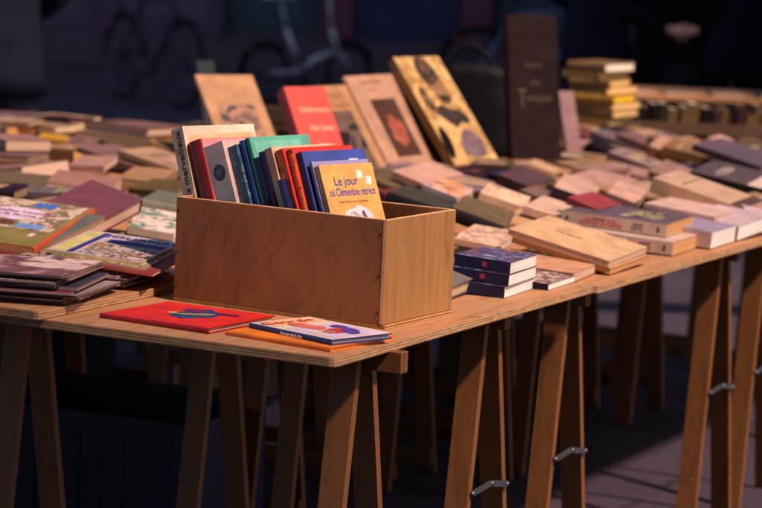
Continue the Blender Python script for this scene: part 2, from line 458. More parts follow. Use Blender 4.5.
def trestle_proto(x_in=.045, L=.80):
    """local x along the beam (away from the aisle edge), y towards the far legs, origin under the board"""
    r = empty('trestle', 'pine folding trestle under the corner of the plywood table, its beam end poking out', 'trestle', None, 'pine trestles under the tables')
    b = MB(); b.box((x_in, -.0145, -.040), (L, -.0012, 0), LEG); b.box((x_in, .0012, -.040), (L, .0145, 0), LEG)
    b.build('beam', r, bevel=.0015)
    spn = {-1: math.tan(R(10.5)), 1: math.tan(R(7.5))}; D = TOP-.02; w = .052; th = .018
    for s in (-1, 1):
        sp = spn[s]
        for x0 in (.078, L-.085):
            b = MB(); vs = []
            for z in (-D, -.003):
                yy = s*(.0155+(-z)*sp); a, c = sorted((yy, yy+s*th))
                vs += [(x0, a, z), (x0+w, a, z), (x0+w, c, z), (x0, c, z)]
            b.add(vs, [(0, 3, 2, 1), (4, 5, 6, 7), (0, 1, 5, 4), (1, 2, 6, 5), (2, 3, 7, 6), (3, 0, 4, 7)], LEG)
            for z in (-.022, -.60):      # screw heads
                yy = s*(.0155+(-z)*sp+th)
                b.tube([(x0+.018, yy-s*.001, z), (x0+.018, yy+s*.0012, z)], .0035, METAL, 8); b.tube([(x0+.036, yy-s*.001, z-.01), (x0+.036, yy+s*.0012, z-.01)], .0035, METAL, 8)
            b.build('leg', r, bevel=.0012)
        z = -.69; b = MB(); yy = s*(.0155+(-z)*sp)-s*.021
        a, c = sorted((yy, yy+s*.014)); b.box((.078, a-.002, z-.022), (L-.035, c-.002, z+.022), LEG); b.build('crossbar', r, bevel=.001)
    x0 = .072; z = -.385; yn = -(.0155+.385*spn[-1]+.009); yf = .0155+.385*spn[1]+.009
    b = MB(); pts = [(x0, yn, z), (x0-.003, -.012, z+.016), (x0-.003, .002, z+.018), (x0, yf, z+.010)]
    for p, q in ((0, 1), (1, 2), (2, 3)):
        P, Q = Vector(pts[p]), Vector(pts[q]); d = (Q-P).normalized(); n = Vector((0, -d.z, d.y))*.0065
        vs = [P-n, P+n, Q+n, Q-n]; vs += [v+Vector((-.002, 0, 0)) for v in vs]
        b.add(vs, [(0, 1, 2, 3), (7, 6, 5, 4), (0, 4, 5, 1), (1, 5, 6, 2), (2, 6, 7, 3), (3, 7, 4, 0)], METAL)
    for p in pts[:1]+pts[1:2]+pts[3:]: b.tube([(p[0]-.004, p[1], p[2]), (p[0]+.004, p[1], p[2])], .0045, METAL, 8)
    b.build('folding_stay', r)
    return r
tp = trestle_proto(.0, .895); tp2 = trestle_proto(.045, .80)
def tM(u, v, z=-.0168): return frame(uv(u, v, z), tA, -tB, Vector((0, 0, 1))) @ Matrix.Rotation(math.pi, 4, 'Z') @ Matrix.Diagonal((1, 1, 1, 1)) if False else frame(uv(u, v, z), tA, -tB, Vector((0, 0, 1)))
TR = [(.23, -.022, None), (.83, -.004, 'pine folding trestle with a bent steel stay, second along the aisle edge of the tables'),
      (1.26, -.004, 'pine folding trestle at the joint of the two table tops, third along the aisle edge'),
      (2.26, -.004, 'pine folding trestle with flat steel stay near the right edge, fourth along the aisle'),
      (2.62, -.004, 'pine folding trestle cut off by the right edge of the photo'),
      (3.5, .022, 'pine folding trestle out of frame on the right under the tables'), (4.6, .022, 'pine folding trestle under the far end of the aisle tables')]
for u in (): TR.append((u, .90, 'pine folding trestle in shadow under the magazine board, %s' % ('front one' if u < .5 else 'back one')))
for u in (1.45, 2.2, 2.75, 3.4, 3.9, 4.6): TR.append((u, .84, 'pine folding trestle in the dark under the inner boards, %s' % {1.45: 'nearest the crates', 2.2: 'behind the third aisle trestle', 2.75: 'behind the right-hand stay', 3.4: 'far middle', 3.9: 'far end but one', 4.6: 'last of the inner row'}[u]))
for u in (.3, 1.0, 1.5, 2.3, 2.7, 3.3): TR.append((u, 1.64, 'pine folding trestle deep under the left tables, row three, %s' % {.3: 'front', 1.0: 'second', 1.5: 'third', 2.3: 'fourth', 2.7: 'fifth', 3.3: 'back'}[u]))
for u in (.3, 1.0, 1.5, 2.3, 2.7, 3.3): TR.append((u, 2.48, 'pine folding trestle under the outermost left boards, %s' % {.3: 'front', 1.0: 'second', 1.5: 'third', 2.3: 'fourth', 2.7: 'fifth', 3.3: 'back'}[u]))
tp.matrix_world = tM(*TR[0][:2])
for k, (u, v, lb) in enumerate(TR[1:]):
    M = tM(u, v, -.0198 if (1.2 < u < 2.4 and v < .5) else -.0178)
    if k == 0: tp2.matrix_world = M; tp2['label'] = lb
    else:
        c = copy_tree(tp2, M, lb)
        if v < .5:
            for ch in list(c.children):
                if ch.name.startswith('crossbar'): bpy.data.objects.remove(ch)
        if v > .5:      # these stand folded out without their stay
            for ch in list(c.children):
                if ch.name.startswith('folding_stay'): bpy.data.objects.remove(ch)

# ---------------------------------------------------------------- the crate
bx, by, bth, BL, BW, BH = .00897, 4.65133, .52904, .48192, .26719, .20798
dA = Vector((-math.cos(bth), math.sin(bth), 0)); dB = Vector((math.sin(bth), math.cos(bth), 0))
CM = frame(Vector((bx, by, TOP)), dB, dA, Vector((0, 0, 1)))     # local x: depth, y: to the left
def crate():
    r = empty('book_crate', 'open plywood crate full of upright books at the table corner', 'crate', CM)
    t = .0095
    def pan(nm, a, b_, m, edge=True):
        b = MB(); b.box(a, b_, m); o = b.build(nm, r, bevel=.0012); return o
    fz = .0085
    def side(nm, x0, x1, y0, y1, m):
        b = MB(); b.box((x0, y0, fz), (x1, y1, BH-.001), m); o = b.build(nm, r, bevel=.001)
        e = MB(); e.box((x0+.0005, y0+.0005, BH-.0009), (x1-.0005, y1-.0005, BH), BOXE); e.build('raw_edge', o)
        return o
    side('front_panel', 0, t, t*.9, BL, BOXF)
    side('back_panel', BW-t, BW, t*.9, BL, BOXF)
    o = side('end_panel', 0, BW, 0, t*.88, BOX)
    e = MB(); e.box((-.0006, .0008, fz+.001), (-.0001, t*.88-.0008, BH-.002), BOXE); e.build('raw_edge', o)
    o2 = side('end_panel', t+.001, BW-t-.001, BL-t, BL-.002, BOX)
    b = MB(); b.box((0, -.004, 0), (BW, BL, .008), BOX); o = b.build('base_board', r, bevel=.0008)
    e = MB(); 
    for k in range(3): e.box((.003, -.0046, .0012+k*.0024), (BW-.003, -.0041, .0024+k*.0024), BOXE if k != 1 else LEG)
    e.build('raw_edge', o)
    # nails along the corner
    n = MB()
    for z in (.03, .1, .18):
        for y in (.005, BL-.006): n.tube([(-.0012, y if y > .1 else .0135, z), (.002, y if y > .1 else .0135, z)], .0021, plain('dark_nail', (.03, .02, .018, 1), .5), 8)
    n.build('nails', r)
crate()

def axes(phi, the):
    p, t = R(phi), R(the)
    a = Vector((math.sin(p), math.cos(p), 0)); l = Vector((-math.cos(p)*math.sin(t), math.sin(p)*math.sin(t), math.cos(t)))
    return a, l, a.cross(l)
WHITE = cover(rgb(222, 196, 170)); SPW = cover(rgb(214, 190, 165)); DRED = cover(rgb(128, 22, 34)); PINKW = cover(rgb(214, 176, 172))
TEAL = art('mottled_teal', [rgb(30, 70, 100), rgb(60, 110, 130), rgb(35, 60, 110), rgb(90, 130, 140)], 60, .4)
BLUE = cover(rgb(32, 60, 130)); NAVY = cover(rgb(24, 26, 78)); GREEN = cover(rgb(95, 172, 150)); DGREEN = cover(rgb(28, 118, 100))
CREAM = cover(rgb(204, 168, 138)); RED = cover(rgb(214, 52, 40)); SCAR = cover(rgb(190, 30, 28)); LAV = cover(rgb(150, 140, 190)); RBLUE = cover(rgb(58, 74, 150))
ORNG = cover(rgb(238, 164, 88)); FLAME = art('red_orange_marbling', [rgb(150, 22, 20), rgb(214, 60, 22), rgb(226, 110, 40), rgb(120, 18, 24)], 30, 1.5)
INB = [ # s, phi, theta, h, t, w, front, spine, pages, hard, label
 (0.437, 46, 20, 0.337, 0.037, 0.188, 'WHITE', 'SPW', 'white', 0, 'tall white book with black lettering down its spine, leftmost in the crate'),
 (0.39, 42, 21, 0.316, 0.038, 0.159, 'PINKR', 'DRED', 'white', 1, 'dark red book between the tall white one and the pale one in the crate'),
 (0.348, 40, 21, 0.312, 0.052, 0.174, 'PINKW', 'PALE', 'white', 0, 'pale pink book with a round blue-grey disc on its spine in the crate'),
 (0.289, 40, 22, 0.317, 0.028, 0.147, 'TEAL', 'TEAL', 'white', 0, 'mottled teal-blue book in the crate right of the pale one'),
 (0.257, 40, 22, 0.333, 0.0135, 0.158, 'BLUE', 'BLUE', 'white', 1, 'thin blue book pressed against the tall green one in the crate'),
 (0.241, 40, 22, 0.34, 0.0125, 0.176, 'GREEN', 'DGREEN', 'white', 1, 'tall sea-green book in the middle of the crate'),
 (0.229, 40, 22, 0.301, 0.0125, 0.114, 'NAVY', 'NAVY', 'white', 0, 'short navy book right behind the green one in the crate'),
 (0.214, 40, 22, 0.314, 0.0135, 0.129, 'NAVY', 'NAVY', 'cream', 0, 'slim navy book next to the cream spine in the crate'),
 (0.198, 40, 22, 0.322, 0.019, 0.175, 'CREAM', 'CREAM', 'cream', 0, 'cream-spined book between navy and red books in the crate'),
 (0.173, 40, 22, 0.321, 0.02, 0.16, 'RED', 'FLAME', 'white', 0, 'red book with an orange marbled spine in the crate'),
 (0.15, 41, 22, 0.324, 0.0155, 0.175, 'RED', 'FLAME', 'pink', 1, 'bright red book just left of the blue one in the crate'),
 (0.133, 44, 23, 0.319, 0.02, 0.174, 'RBLUE', 'NAVY', 'white', 1, 'royal blue book with small white sticker in the crate'),
 (0.102, 44, 23, 0.305, 0.0075, 0.154, 'LAV', 'LAV', 'white', 0, 'thin lavender booklet behind the orange book in the crate'),
 (0.092, 44, 23, 0.297, 0.013, 0.145, 'ORNG', 'CREAM', 'cream', 0, 'orange paperback about Clémentine at the front of the crate')]
MT = dict(WHITE=WHITE, SPW=SPW, DRED=DRED, PINKW=PINKW, TEAL=TEAL, BLUE=BLUE, NAVY=NAVY, GREEN=GREEN, DGREEN=DGREEN, CREAM=CREAM, RED=RED, SCAR=SCAR, LAV=LAV, RBLUE=RBLUE, ORNG=ORNG, FLAME=FLAME, PALE=cover(rgb(238, 222, 214)), PINKR=cover(rgb(225, 130, 130)))
inb = []
for s, phi, the, h, t, w, fm, sm, pg, hd, lb in INB:
    a, l, n = axes(phi, the)
    P0 = Vector((bx, by, TOP+.0125)) + dA*s + dB*.035
    inb.append(book(frame(P0, a, l, n), w, h, t, lb, MT[fm], MT[sm], pg, bool(hd), group='books standing in the wooden crate', back=MT[sm]))
INK = rgb(40, 30, 34); BINK = rgb(38, 62, 140); WINK = rgb(235, 225, 220)
lettering(inb[0], 'Récits merveilleux', -.0006, .243, .019, .0235, INK, spine='up', name='spine_text', squeeze=1.0)
b = picture(inb[0], [(.012, .29), (.18, .292), (.18, .320), (.012, .318)], .0372, cover(rgb(236, 170, 125)))
k = MB(); 
for ring in ((.0, .0165, cover(rgb(72, 78, 110))), (.0, .008, cover(rgb(105, 108, 135)))):
    yy, rad, mm = ring; n_ = 20
    k.add([(-.0006 if rad > .01 else -.0010, .253+rad*math.cos(2*math.pi*i/n_), .026+rad*math.sin(2*math.pi*i/n_)) for i in range(n_)], [tuple(range(n_))], mm)
k.build('spine_disc', inb[2])
# small dark blue volume in front of the cream spine
a, l, n = axes(40, 22)
sb = book(frame(Vector((bx, by, TOP+.0125))+dA*.176+dB*.022, a, l, n), .09, .262, .010, 'small dark blue book in front of the cream and red spines in the crate', MT['NAVY'], BLUE, 'white', False, group='books standing in the wooden crate')
picture(inb[5], [(.012, .30), (.148, .30), (.148, .331), (.012, .331)], .0127, cover(rgb(120, 190, 170)))
for bk_, z, y in ((inb[11], .0202, .305),):
    lettering(bk_, 'Contes du soir', .08, .287, z, .017, rgb(220, 205, 170))
    picture(bk_, [(.125, .274), (.150, .274), (.150, .300), (.125, .300)], z, cover(rgb(225, 205, 220)), 'price_sticker')
    picture(bk_, blob(.07, .24, .045, .03, seed=3), z, art('blue_cover_scene', [rgb(40, 50, 120), rgb(160, 120, 110), rgb(220, 200, 190)], 40), 'cover_picture')
ob = inb[13]; zt = .0132
lettering(ob, 'Le jour', .062, .262, zt, .025, BINK, bold=.00025, squeeze=.9)
lettering(ob, 'où Clémentine rétrécit', .074, .240, zt, .0225, BINK, bold=.00025, squeeze=.60)
lettering(ob, 'roman illustré pour la jeunesse', .070, .221, zt, .008, rgb(150, 90, 40), squeeze=.8, name='subtitle_text')
for (x, y) in ((.102, .275), (.124, .262)): picture(ob, [(x-.008, y-.008), (x+.007, y-.009), (x+.009, y+.006), (x-.006, y+.009)], zt, cover(rgb(245, 225, 215)), 'sticker')
picture(ob, blob(.074, .155, .048, .056, 22, .08, 5), zt, cover(rgb(226, 200, 205)))
picture(ob, blob(.068, .150, .032, .05, 20, .15, 9), zt+.0006, art('girl_drawing', [rgb(232, 205, 205), rgb(236, 214, 208), rgb(140, 110, 130), rgb(240, 224, 220)], 45, 2), 'cover_picture')
picture(ob, [(.105, .115), (.114, .11), (.102, .170), (.090, .202), (.084, .198), (.096, .167)], zt+.0012, cover(rgb(92, 66, 92)), 'cover_picture')
picture(inb[8], [(.02, .22), (.14, .22), (.14, .30), (.02, .30)], .0192, cover(rgb(228, 176, 168)))

# ---------------------------------------------------------------- children's books in front of the crate
RK = cover(rgb(226, 42, 36)); RKS = cover(rgb(160, 24, 28))
rb = qbook((208, 328.4), (99, 313.3), (275, 315.5), .0115, 0, 'red hardback picture book with a blue and yellow bird on its cover', RK, RKS, 'pink', True, 'NL')
def rel(b, fx, fy):
    d = DIM[b.name]; return fx*d[0], fy*d[1]
w_, h_, t_ = DIM[rb.name]
BB = art('blue_bird_ink', [rgb(20, 28, 90), rgb(40, 50, 130), rgb(30, 90, 90)], 60)
YE = cover(rgb(206, 172, 96)); GR = cover(rgb(60, 120, 60))
zt = t_+.0002
picture(rb, blob(w_*.56, h_*.46, .066, .040, 22, .22, 4, .3), zt, BB)
picture(rb, blob(w_*.70, h_*.55, .030, .016, 14, .3, 14, .9), zt+.0005, cover(rgb(110, 40, 90)))
picture(rb, [(w_*.44, h_*.60), (w_*.50, h_*.50), (w_*.60, h_*.40), (w_*.66, h_*.32), (w_*.56, h_*.36), (w_*.46, h_*.48)], zt+.001, YE)
picture(rb, blob(w_*.47, h_*.62, .012, .010, 12, .1, 6), zt+.001, YE)
picture(rb, [(w_*.62, h_*.40), (w_*.70, h_*.16), (w_*.74, h_*.17), (w_*.69, h_*.42)], zt+.001, cover(rgb(60, 40, 110)))
og = qbook((329.8, 347.6), (224.7, 331), (394.8, 335.5), .0095, 0, 'orange picture book underneath the white and blue one at the table corner', cover(rgb(238, 128, 34)), cover(rgb(232, 118, 30)), 'gold', True, 'NL')
kb = qbook((330.8, 339.8), (248.3, 322.9), (392, 333), .0105, .0098, 'white picture book with blue spine lying on the orange one', cover(rgb(236, 212, 190)), cover(rgb(44, 52, 132)), 'cream', True, 'NL')
w_, h_, t_ = DIM[kb.name]; zt = t_+.0002
picture(kb, [(.02, h_*.74), (w_-.01, h_*.74), (w_-.01, h_-.006), (.02, h_-.006)], zt, cover(rgb(240, 190, 140)))
picture(kb, [(.02, .01), (w_-.01, .01), (w_-.01, h_*.62), (.02, h_*.62)], zt, cover(rgb(222, 196, 226)))
picture(kb, blob(w_*.42, h_*.60, .022, .055, 18, .25, 7), zt+.0006, cover(rgb(222, 110, 90)))
picture(kb, blob(w_*.50, h_*.30, .040, .022, 16, .2, 8, .5), zt+.0006, cover(rgb(206, 60, 74)))
picture(kb, blob(w_*.62, h_*.22, .035, .016, 16, .2, 18, 1.1), zt+.0012, cover(rgb(96, 66, 160)))
picture(kb, blob(w_*.75, h_*.45, .018, .022, 12, .2, 28), zt+.0006, cover(rgb(70, 70, 150)))
picture(kb, blob(w_*.30, h_*.28, .022, .022, 16, .15, 9), zt+.0006, cover(rgb(240, 214, 190)))
lettering(kb, 'Georgie', w_*.45, h_*.86, zt+.0008, .034, rgb(196, 44, 40), rot=0, bold=.0003, squeeze=1.1)
lettering(kb, 'Georgie fait la fête', -.0050, h_*.45, t_*.5, .008, rgb(235, 225, 235), spine='down', name='spine_text')

# ---------------------------------------------------------------- books and magazines on the tables
def C(r, g, b): return cover(rgb(r*.92, g*.91, b*.92))
GRP = 'second-hand books spread over the tables'
FOOT = []
PRM = [('umber', (.10, .05, .04)), ('rust', (.28, .08, .05)), ('ink', (.03, .03, .06)), ('ivory', (.62, .48, .38)), ('moss', (.08, .10, .05))]
def prints(b_, seed):
    """the printing a second-hand cover carries: a framed picture, a title bar, small lines"""
    r = random.Random(seed); w, h, t = DIM[b_.name]; z = t+.00015
    if w > h: return
    ink = cover(PRM[r.randrange(len(PRM))][1]+(1,))
    mb = MB(); k = r.random(); y = h*r.uniform(.72, .84); cx = w*r.uniform(.46, .54)
    for i in range(r.choice((1, 2, 2, 3))):        # title lines as broken bars of word length
        x = cx-w*r.uniform(.22, .36); e = 2*cx-x
        while x < e-.006:
            l = min(r.uniform(.008, .026), e-x); mb.box((x, y, z), (x+l, y+h*.022, z+.0002), ink); x += l+.004
        y -= h*.05
    mb.build('title_print', b_)
    if k < .6:
        x0, y0 = w*r.uniform(.12, .25), h*r.uniform(.12, .2); m = art('printed_plate_%d' % r.randrange(5), [[rgb(70, 54, 60), rgb(150, 110, 100), rgb(190, 160, 140)], [rgb(60, 70, 90), rgb(160, 150, 150), rgb(90, 60, 50)], [rgb(150, 70, 50), rgb(200, 160, 120), rgb(70, 50, 50)], [rgb(80, 90, 70), rgb(180, 160, 120), rgb(60, 50, 50)], [rgb(200, 180, 170), rgb(120, 110, 130), rgb(60, 50, 70)]][r.randrange(5)], 22, 1.5)
        q = MB(); q.box((x0, y0, z), (w-x0, h*r.uniform(.5, .62), z+.00025), m); q.build('cover_picture', b_)
    elif k < .8:
        q = MB(); q.box((.0015, h*.02, z-.0001), (w-.001, h*r.uniform(.12, .3), z+.0001), ink); q.build('cover_band', b_)
def Q(N, L, Rr, t, z0, label, front, spine=None, pg='cream', hard=False, side='NL', wlim=.235, **kw):
    if z0 < .04:
        O, x, y, z, w, h = quad_frame(N, L, Rr, t, z0, wlim); FOOT.append((Vector((O.x, O.y)), Vector((x.x, x.y)), Vector((y.x, y.y)), min(w, .42)*(.6 if x.z > .12 else 1), min(h, .42)*(.6 if y.z > .12 else 1)))
    q_ = qbook(N, L, Rr, t, z0, label, front, spine, pg, hard, side, info=True, wlim=wlim, **dict(dict(group=GRP), **kw))
    if front.name.startswith('card') and not kw.get('cat') and not any(k in label for k in ('leaf', 'worn tan', 'children', 'crimson', 'tiny')): prints(q_, label)
    return q_
DN = C(26, 30, 74)
blue_front = art('blue_paperback_cover', [rgb(60, 66, 120), rgb(150, 145, 180), rgb(60, 60, 100), rgb(120, 80, 90)], 18)
s3 = Q((505, 287), (450, 279), (536, 277), .0245, 0, 'lowest of the three navy-spined paperbacks stacked right of the crate', blue_front, DN, 'white')
s2 = Q((509.5, 275), (452, 266), (537, 266), .0245, .025, 'middle of the three navy-spined paperbacks stacked right of the crate', blue_front, DN, 'white')
s1 = Q((511, 262.5), (455, 253.5), (537.3, 254.6), .0250, .050, 'topmost of the three navy-spined paperbacks right of the crate, its cover curling', blue_front, DN, 'white')
for s in (s1, s2):
    b = MB(); b.box((-.0012, DIM[s.name][1]*.42, .008), (-.0002, DIM[s.name][1]*.50, .018), C(170, 60, 90)); b.build('publisher_mark', s)
Q((452, 287), (440, 282), (493.5, 270.5), .030, .0, 'grey-covered hardback with cream pages between the crate and the navy stack', C(128, 116, 108), C(90, 80, 76), 'cream', True, 'far')
tb = Q((548.7, 284.3), (531, 281), (576, 275.5), .014, 0, 'small thin paperback with dark spine beside the navy stack', art('street_photo_cover', [rgb(180, 150, 140), rgb(90, 60, 66), rgb(214, 180, 165)], 50), C(40, 34, 54), 'white')
Q((574, 273.5), (481, 259), (600.5, 262.5), .020, .0, 'large salmon-pink paperback lying flat near the table edge', C(222, 160, 122), C(216, 156, 120), 'pink', False, 'far')
Q((498, 247), (452, 238), (520, 232), .014, .02, 'pale booklet with faint grey print behind the navy stack', art('pale_print', [rgb(220, 176, 140), rgb(226, 190, 160), rgb(170, 130, 120)], 30), C(200, 160, 130), 'white')
Q((611, 268.5), (512, 236), (649, 255), .0145, 0, 'lower of the two worn tan volumes sloping towards the table edge', C(206, 160, 116), C(196, 150, 104), 'tan', False, 'far')
tan = Q((609.5, 261.5), (508, 228.5), (647.5, 247), .0145, .0158, 'upper of the two worn tan volumes sloping towards the table edge', C(226, 180, 134), C(206, 160, 112), 'pink', False, 'far')
w_, h_, t_ = DIM[tan.name]
lettering(tan, 'Voyages', w_*.5, h_*.4, t_+.0004, .02, rgb(130, 96, 80), rot=R(90))
n1 = Q((673.3, 242.5), (572, 228), (697.5, 234.5), .032, 0, 'lower white paperback with red title, underneath its twin', C(214, 186, 168), C(220, 190, 172), 'tan')
n2 = Q((667, 224.6), (562, 210), (694, 215.8), .031, .036, 'upper white paperback with red title lettering on its spine', C(110, 90, 100), C(222, 190, 172), 'tan')
for b_ in (n1, n2):
    w_, h_, t_ = DIM[b_.name]
    lettering(b_, 'LA FEMME AUX', -.0007, h_*.62, t_*.68, .0115, rgb(205, 80, 80), spine='down', name='spine_text')
    lettering(b_, 'FENÊTRES OUVERTES', -.0007, h_*.62, t_*.32, .0115, rgb(205, 80, 80), spine='down', name='spine_text')
    lettering(b_, 'HENRI\nDUVAL', -.0007, h_*.27, t_*.5, .0100, rgb(120, 96, 100), spine='down', name='spine_text')
    b = MB(); b.box((-.0012, .018, t_*.3), (-.0002, .023, t_*.72), C(90, 60, 60)); b.build('publisher_mark', b_)
    b = MB(); b.box((-.0012, h_-.018, t_*.35), (-.0002, h_-.012, t_*.6), C(60, 60, 70)); b.build('publisher_mark', b_)
fl = MB(); zz = .0365
fb = Q((598, 209.6), (588, 205), (622, 203.5), .018, .06, 'small crimson book beyond the upper white paperback', C(160, 64, 68), C(130, 48, 56), 'pink')
wb = Q((712.5, 232.5), (655, 222), (737, 225), .041, 0, 'thick white paperback with bluish cover next to the two red-titled ones', C(168, 150, 172), C(205, 178, 176), 'white')
Q((739, 226.5), (688, 214), (778, 213), .037, 0, 'thick white paperback cut off by the right edge, behind the bluish one', C(210, 180, 184), C(206, 176, 172), 'white')
Q((715, 217), (644, 203), (742, 210), .012, .045, 'flat pink brochure below the long tan volume', C(222, 184, 168), C(214, 176, 160), 'pink')
Q((745, 209.5), (653, 177.5), (768, 201), .040, .02, 'long thick beige volume sloping down at the right edge', C(206, 168, 138), C(196, 156, 126), 'pink')
Q((768, 190), (690, 171), (790, 178), .034, .02, 'dark violet-grey volume behind the long beige one', C(92, 76, 80), C(46, 36, 40), 'dull')
# behind the crate
Q((445, 210), (388, 191.5), (462, 203), .035, .02, 'dark green-grey hardback right behind the crate', C(70, 66, 56), C(34, 32, 36), 'dull', True)
Q((505, 226.5), (453, 205), (516, 213.5), .034, .02, 'olive hardback with black spine behind the navy stack', C(120, 98, 68), C(40, 34, 38), 'dull', True)
Q((524, 207), (480, 192.5), (531, 197), .02, .03, 'cream booklet with tiny pink flowers behind the olive hardback', art('cream_flower', [rgb(236, 196, 160), rgb(240, 204, 172), rgb(236, 196, 160), rgb(150, 90, 90)], 40), C(220, 180, 150), 'white')
Q((458, 198), (424, 182.5), (478, 191), .018, .045, 'paperback with blue and orange cover leaning behind the crate', art('blue_orange_cover', [rgb(70, 84, 120), rgb(214, 180, 165), rgb(222, 140, 70), rgb(90, 90, 120)], 16), C(150, 150, 160), 'white')
Q((424, 184), (392, 170.5), (464, 174), .02, .045, 'pink booklet at the foot of the leaning art books', C(214, 164, 142), C(200, 150, 130), 'pink')
Q((404, 191), (372, 178), (412, 184), .03, .02, 'olive book partly hidden by the crate rim', C(112, 92, 60), C(70, 56, 40), 'dull')
Q((548, 233), (500, 220), (566, 221), .022, .0, 'tan booklet behind the thick tan book', C(216, 168, 118), C(200, 150, 100), 'tan')
lf = Q((562, 218), (524, 206), (580, 207), .02, .028, 'white booklet with a green leaf printed on it', C(226, 186, 160), C(210, 170, 150), 'white')
w_, h_, t_ = DIM[lf.name]
picture(lf, blob(w_*.35, h_*.2, .02, .012, 12, .35, 3), t_+.0004, C(60, 84, 60), 'leaf_print')
Q((527, 186), (503, 164), (557, 179), .03, .02, 'dark maroon book at the foot of the tall brown album', C(96, 66, 70), C(60, 40, 46), 'dull')
Q((548, 201), (524, 186.5), (563, 197), .02, .02, 'grey-brown book between the flowered booklet and the pink ones', C(130, 104, 92), C(90, 70, 66), 'dull')
Q((591, 200), (557, 180), (601, 186), .026, .02, 'pale pink paperback halfway along the display', C(214, 170, 152), C(60, 46, 54), 'pink')
Q((555, 173.5), (538, 167), (560, 168), .014, .03, 'small beige booklet beside the maroon book', C(214, 170, 130), C(200, 150, 110), 'pink')
Q((637, 203.5), (612, 187), (648, 190), .03, .02, 'blush-pink paperback in the middle of the right-hand spread', C(216, 170, 152), C(120, 96, 96), 'pink')
Q((612, 188), (566, 176), (640, 180), .024, .01, 'large flat pinkish book left of the blush-pink paperback', C(196, 150, 134), C(60, 50, 60), 'pink')
Q((650, 166.5), (608, 151), (667, 163.5), .026, .01, 'grey-mauve paperback in front of the gilt pile', C(170, 140, 136), C(110, 88, 92), 'dull')
Q((610, 152.5), (590, 145), (618, 148), .03, .01, 'black book at the foot of the gilt pile', C(24, 18, 30), C(16, 12, 22), 'dull')
Q((684, 158.5), (650, 142), (696, 147.5), .04, .0, 'pinkish brown block of a book right of the gilt pile', C(196, 148, 126), C(120, 84, 62), 'dull')
Q((744, 166), (662, 146.5), (752, 158), .03, .0, 'ochre-brown long volume in the far right spread', C(150, 110, 70), C(110, 78, 46), 'dull')
Q((762, 167), (693, 144), (790, 160), .022, .035, 'slate-blue volume across the far right spread', C(100, 84, 98), C(58, 48, 60), 'dull')
Q((735, 148), (708, 137), (747, 145), .02, .02, 'light pink booklet at the far right of the spread', C(220, 168, 156), C(160, 120, 110), 'pink')
Q((640, 137), (620, 129), (656, 133), .028, .0, 'olive-yellow book beside the gilt pile', C(140, 112, 66), C(100, 78, 44), 'dull')
Q((700, 190), (650, 168), (716, 178), .02, .0, 'dull rose book under the dark violet-grey one', C(160, 120, 110), C(90, 66, 66), 'dull')
# left side
pile = []
mags = [('maroon', 96, 44, 50), ('dark grey', 60, 52, 60), ('lilac-edged', 120, 100, 118), ('red-edged', 140, 40, 50), ('slate', 70, 66, 80), ('brown', 110, 80, 70), ('violet-grey', 96, 84, 104), ('dusty pink', 150, 110, 110)]
base = at(76, 309, .0172); yaw = R(13)
rr = random.Random(5)
z = .0174
picm = art('horses_painting', [rgb(236, 190, 180), rgb(226, 170, 160), rgb(120, 76, 78), rgb(236, 196, 186), rgb(90, 58, 66)], 3.2, .9)
comic = art('comic_strip_cover', [rgb(60, 70, 130), rgb(200, 160, 100), rgb(90, 50, 60), rgb(214, 190, 180), rgb(50, 90, 90)], 32, 1.0)
ORD = ['lowest of all', 'second from the bottom', 'third from the bottom', 'fourth from the bottom', 'fifth from the bottom', 'fourth from the top', 'third from the top', 'second from the top', 'just under the painted cover']
mags.insert(3, ('pale', 176, 150, 150))
def magpile(base, yaw, mags, zs, where, grp, top_art):
    z = zs
    for i, (nm, r_, g_, b_) in enumerate(mags):
        yw = yaw + R(rr.uniform(-5, 5)); X = Vector((math.sin(yw), math.cos(yw), 0)); Y = Vector((-math.cos(yw), math.sin(yw), 0))
        p = Vector((base.x, base.y, 0)) + X*rr.uniform(-.004, .034) + Y*rr.uniform(0, .045)
        t = rr.choice((.0045, .0055, .0065)); p.z = TOP+z
        book(frame(p, X, Y, Vector((0, 0, 1))), .215, .297, t, '%s magazine in %s, %s' % (nm, where, ORD[i]), top_art if i > len(mags)-3 else C(r_, g_, b_), C(168, 144, 156) if i % 3 else C(90, 70, 82), 'dull', name='magazine', cat='magazine', group=grp)
        z += t+.0006
    return z
z = magpile(base, yaw, mags, .0174, 'the flat pile at the left', 'magazines in the pile at the left', comic)
X = Vector((math.sin(yaw), math.cos(yaw), 0)); Y = Vector((-math.cos(yaw), math.sin(yaw), 0))
p = Vector((base.x, base.y, TOP+z))+Y*.03+X*.004
book(frame(p, X, Y, Vector((0, 0, 1))), 0.235, .297, .005, 'magazine with a pink and brown painted cover on top of the left pile', picm, C(120, 100, 116), 'dull', name='magazine', cat='magazine', group='magazines in the pile at the left')
b2 = Vector((base.x, base.y, 0))+X*.236-Y*.012
z2 = magpile(b2, yaw+R(2), [mags[k] for k in (2, 0, 4, 7, 1)], .0174, 'the second pile beside the crate', 'magazines in the second pile', comic)
ZP = z
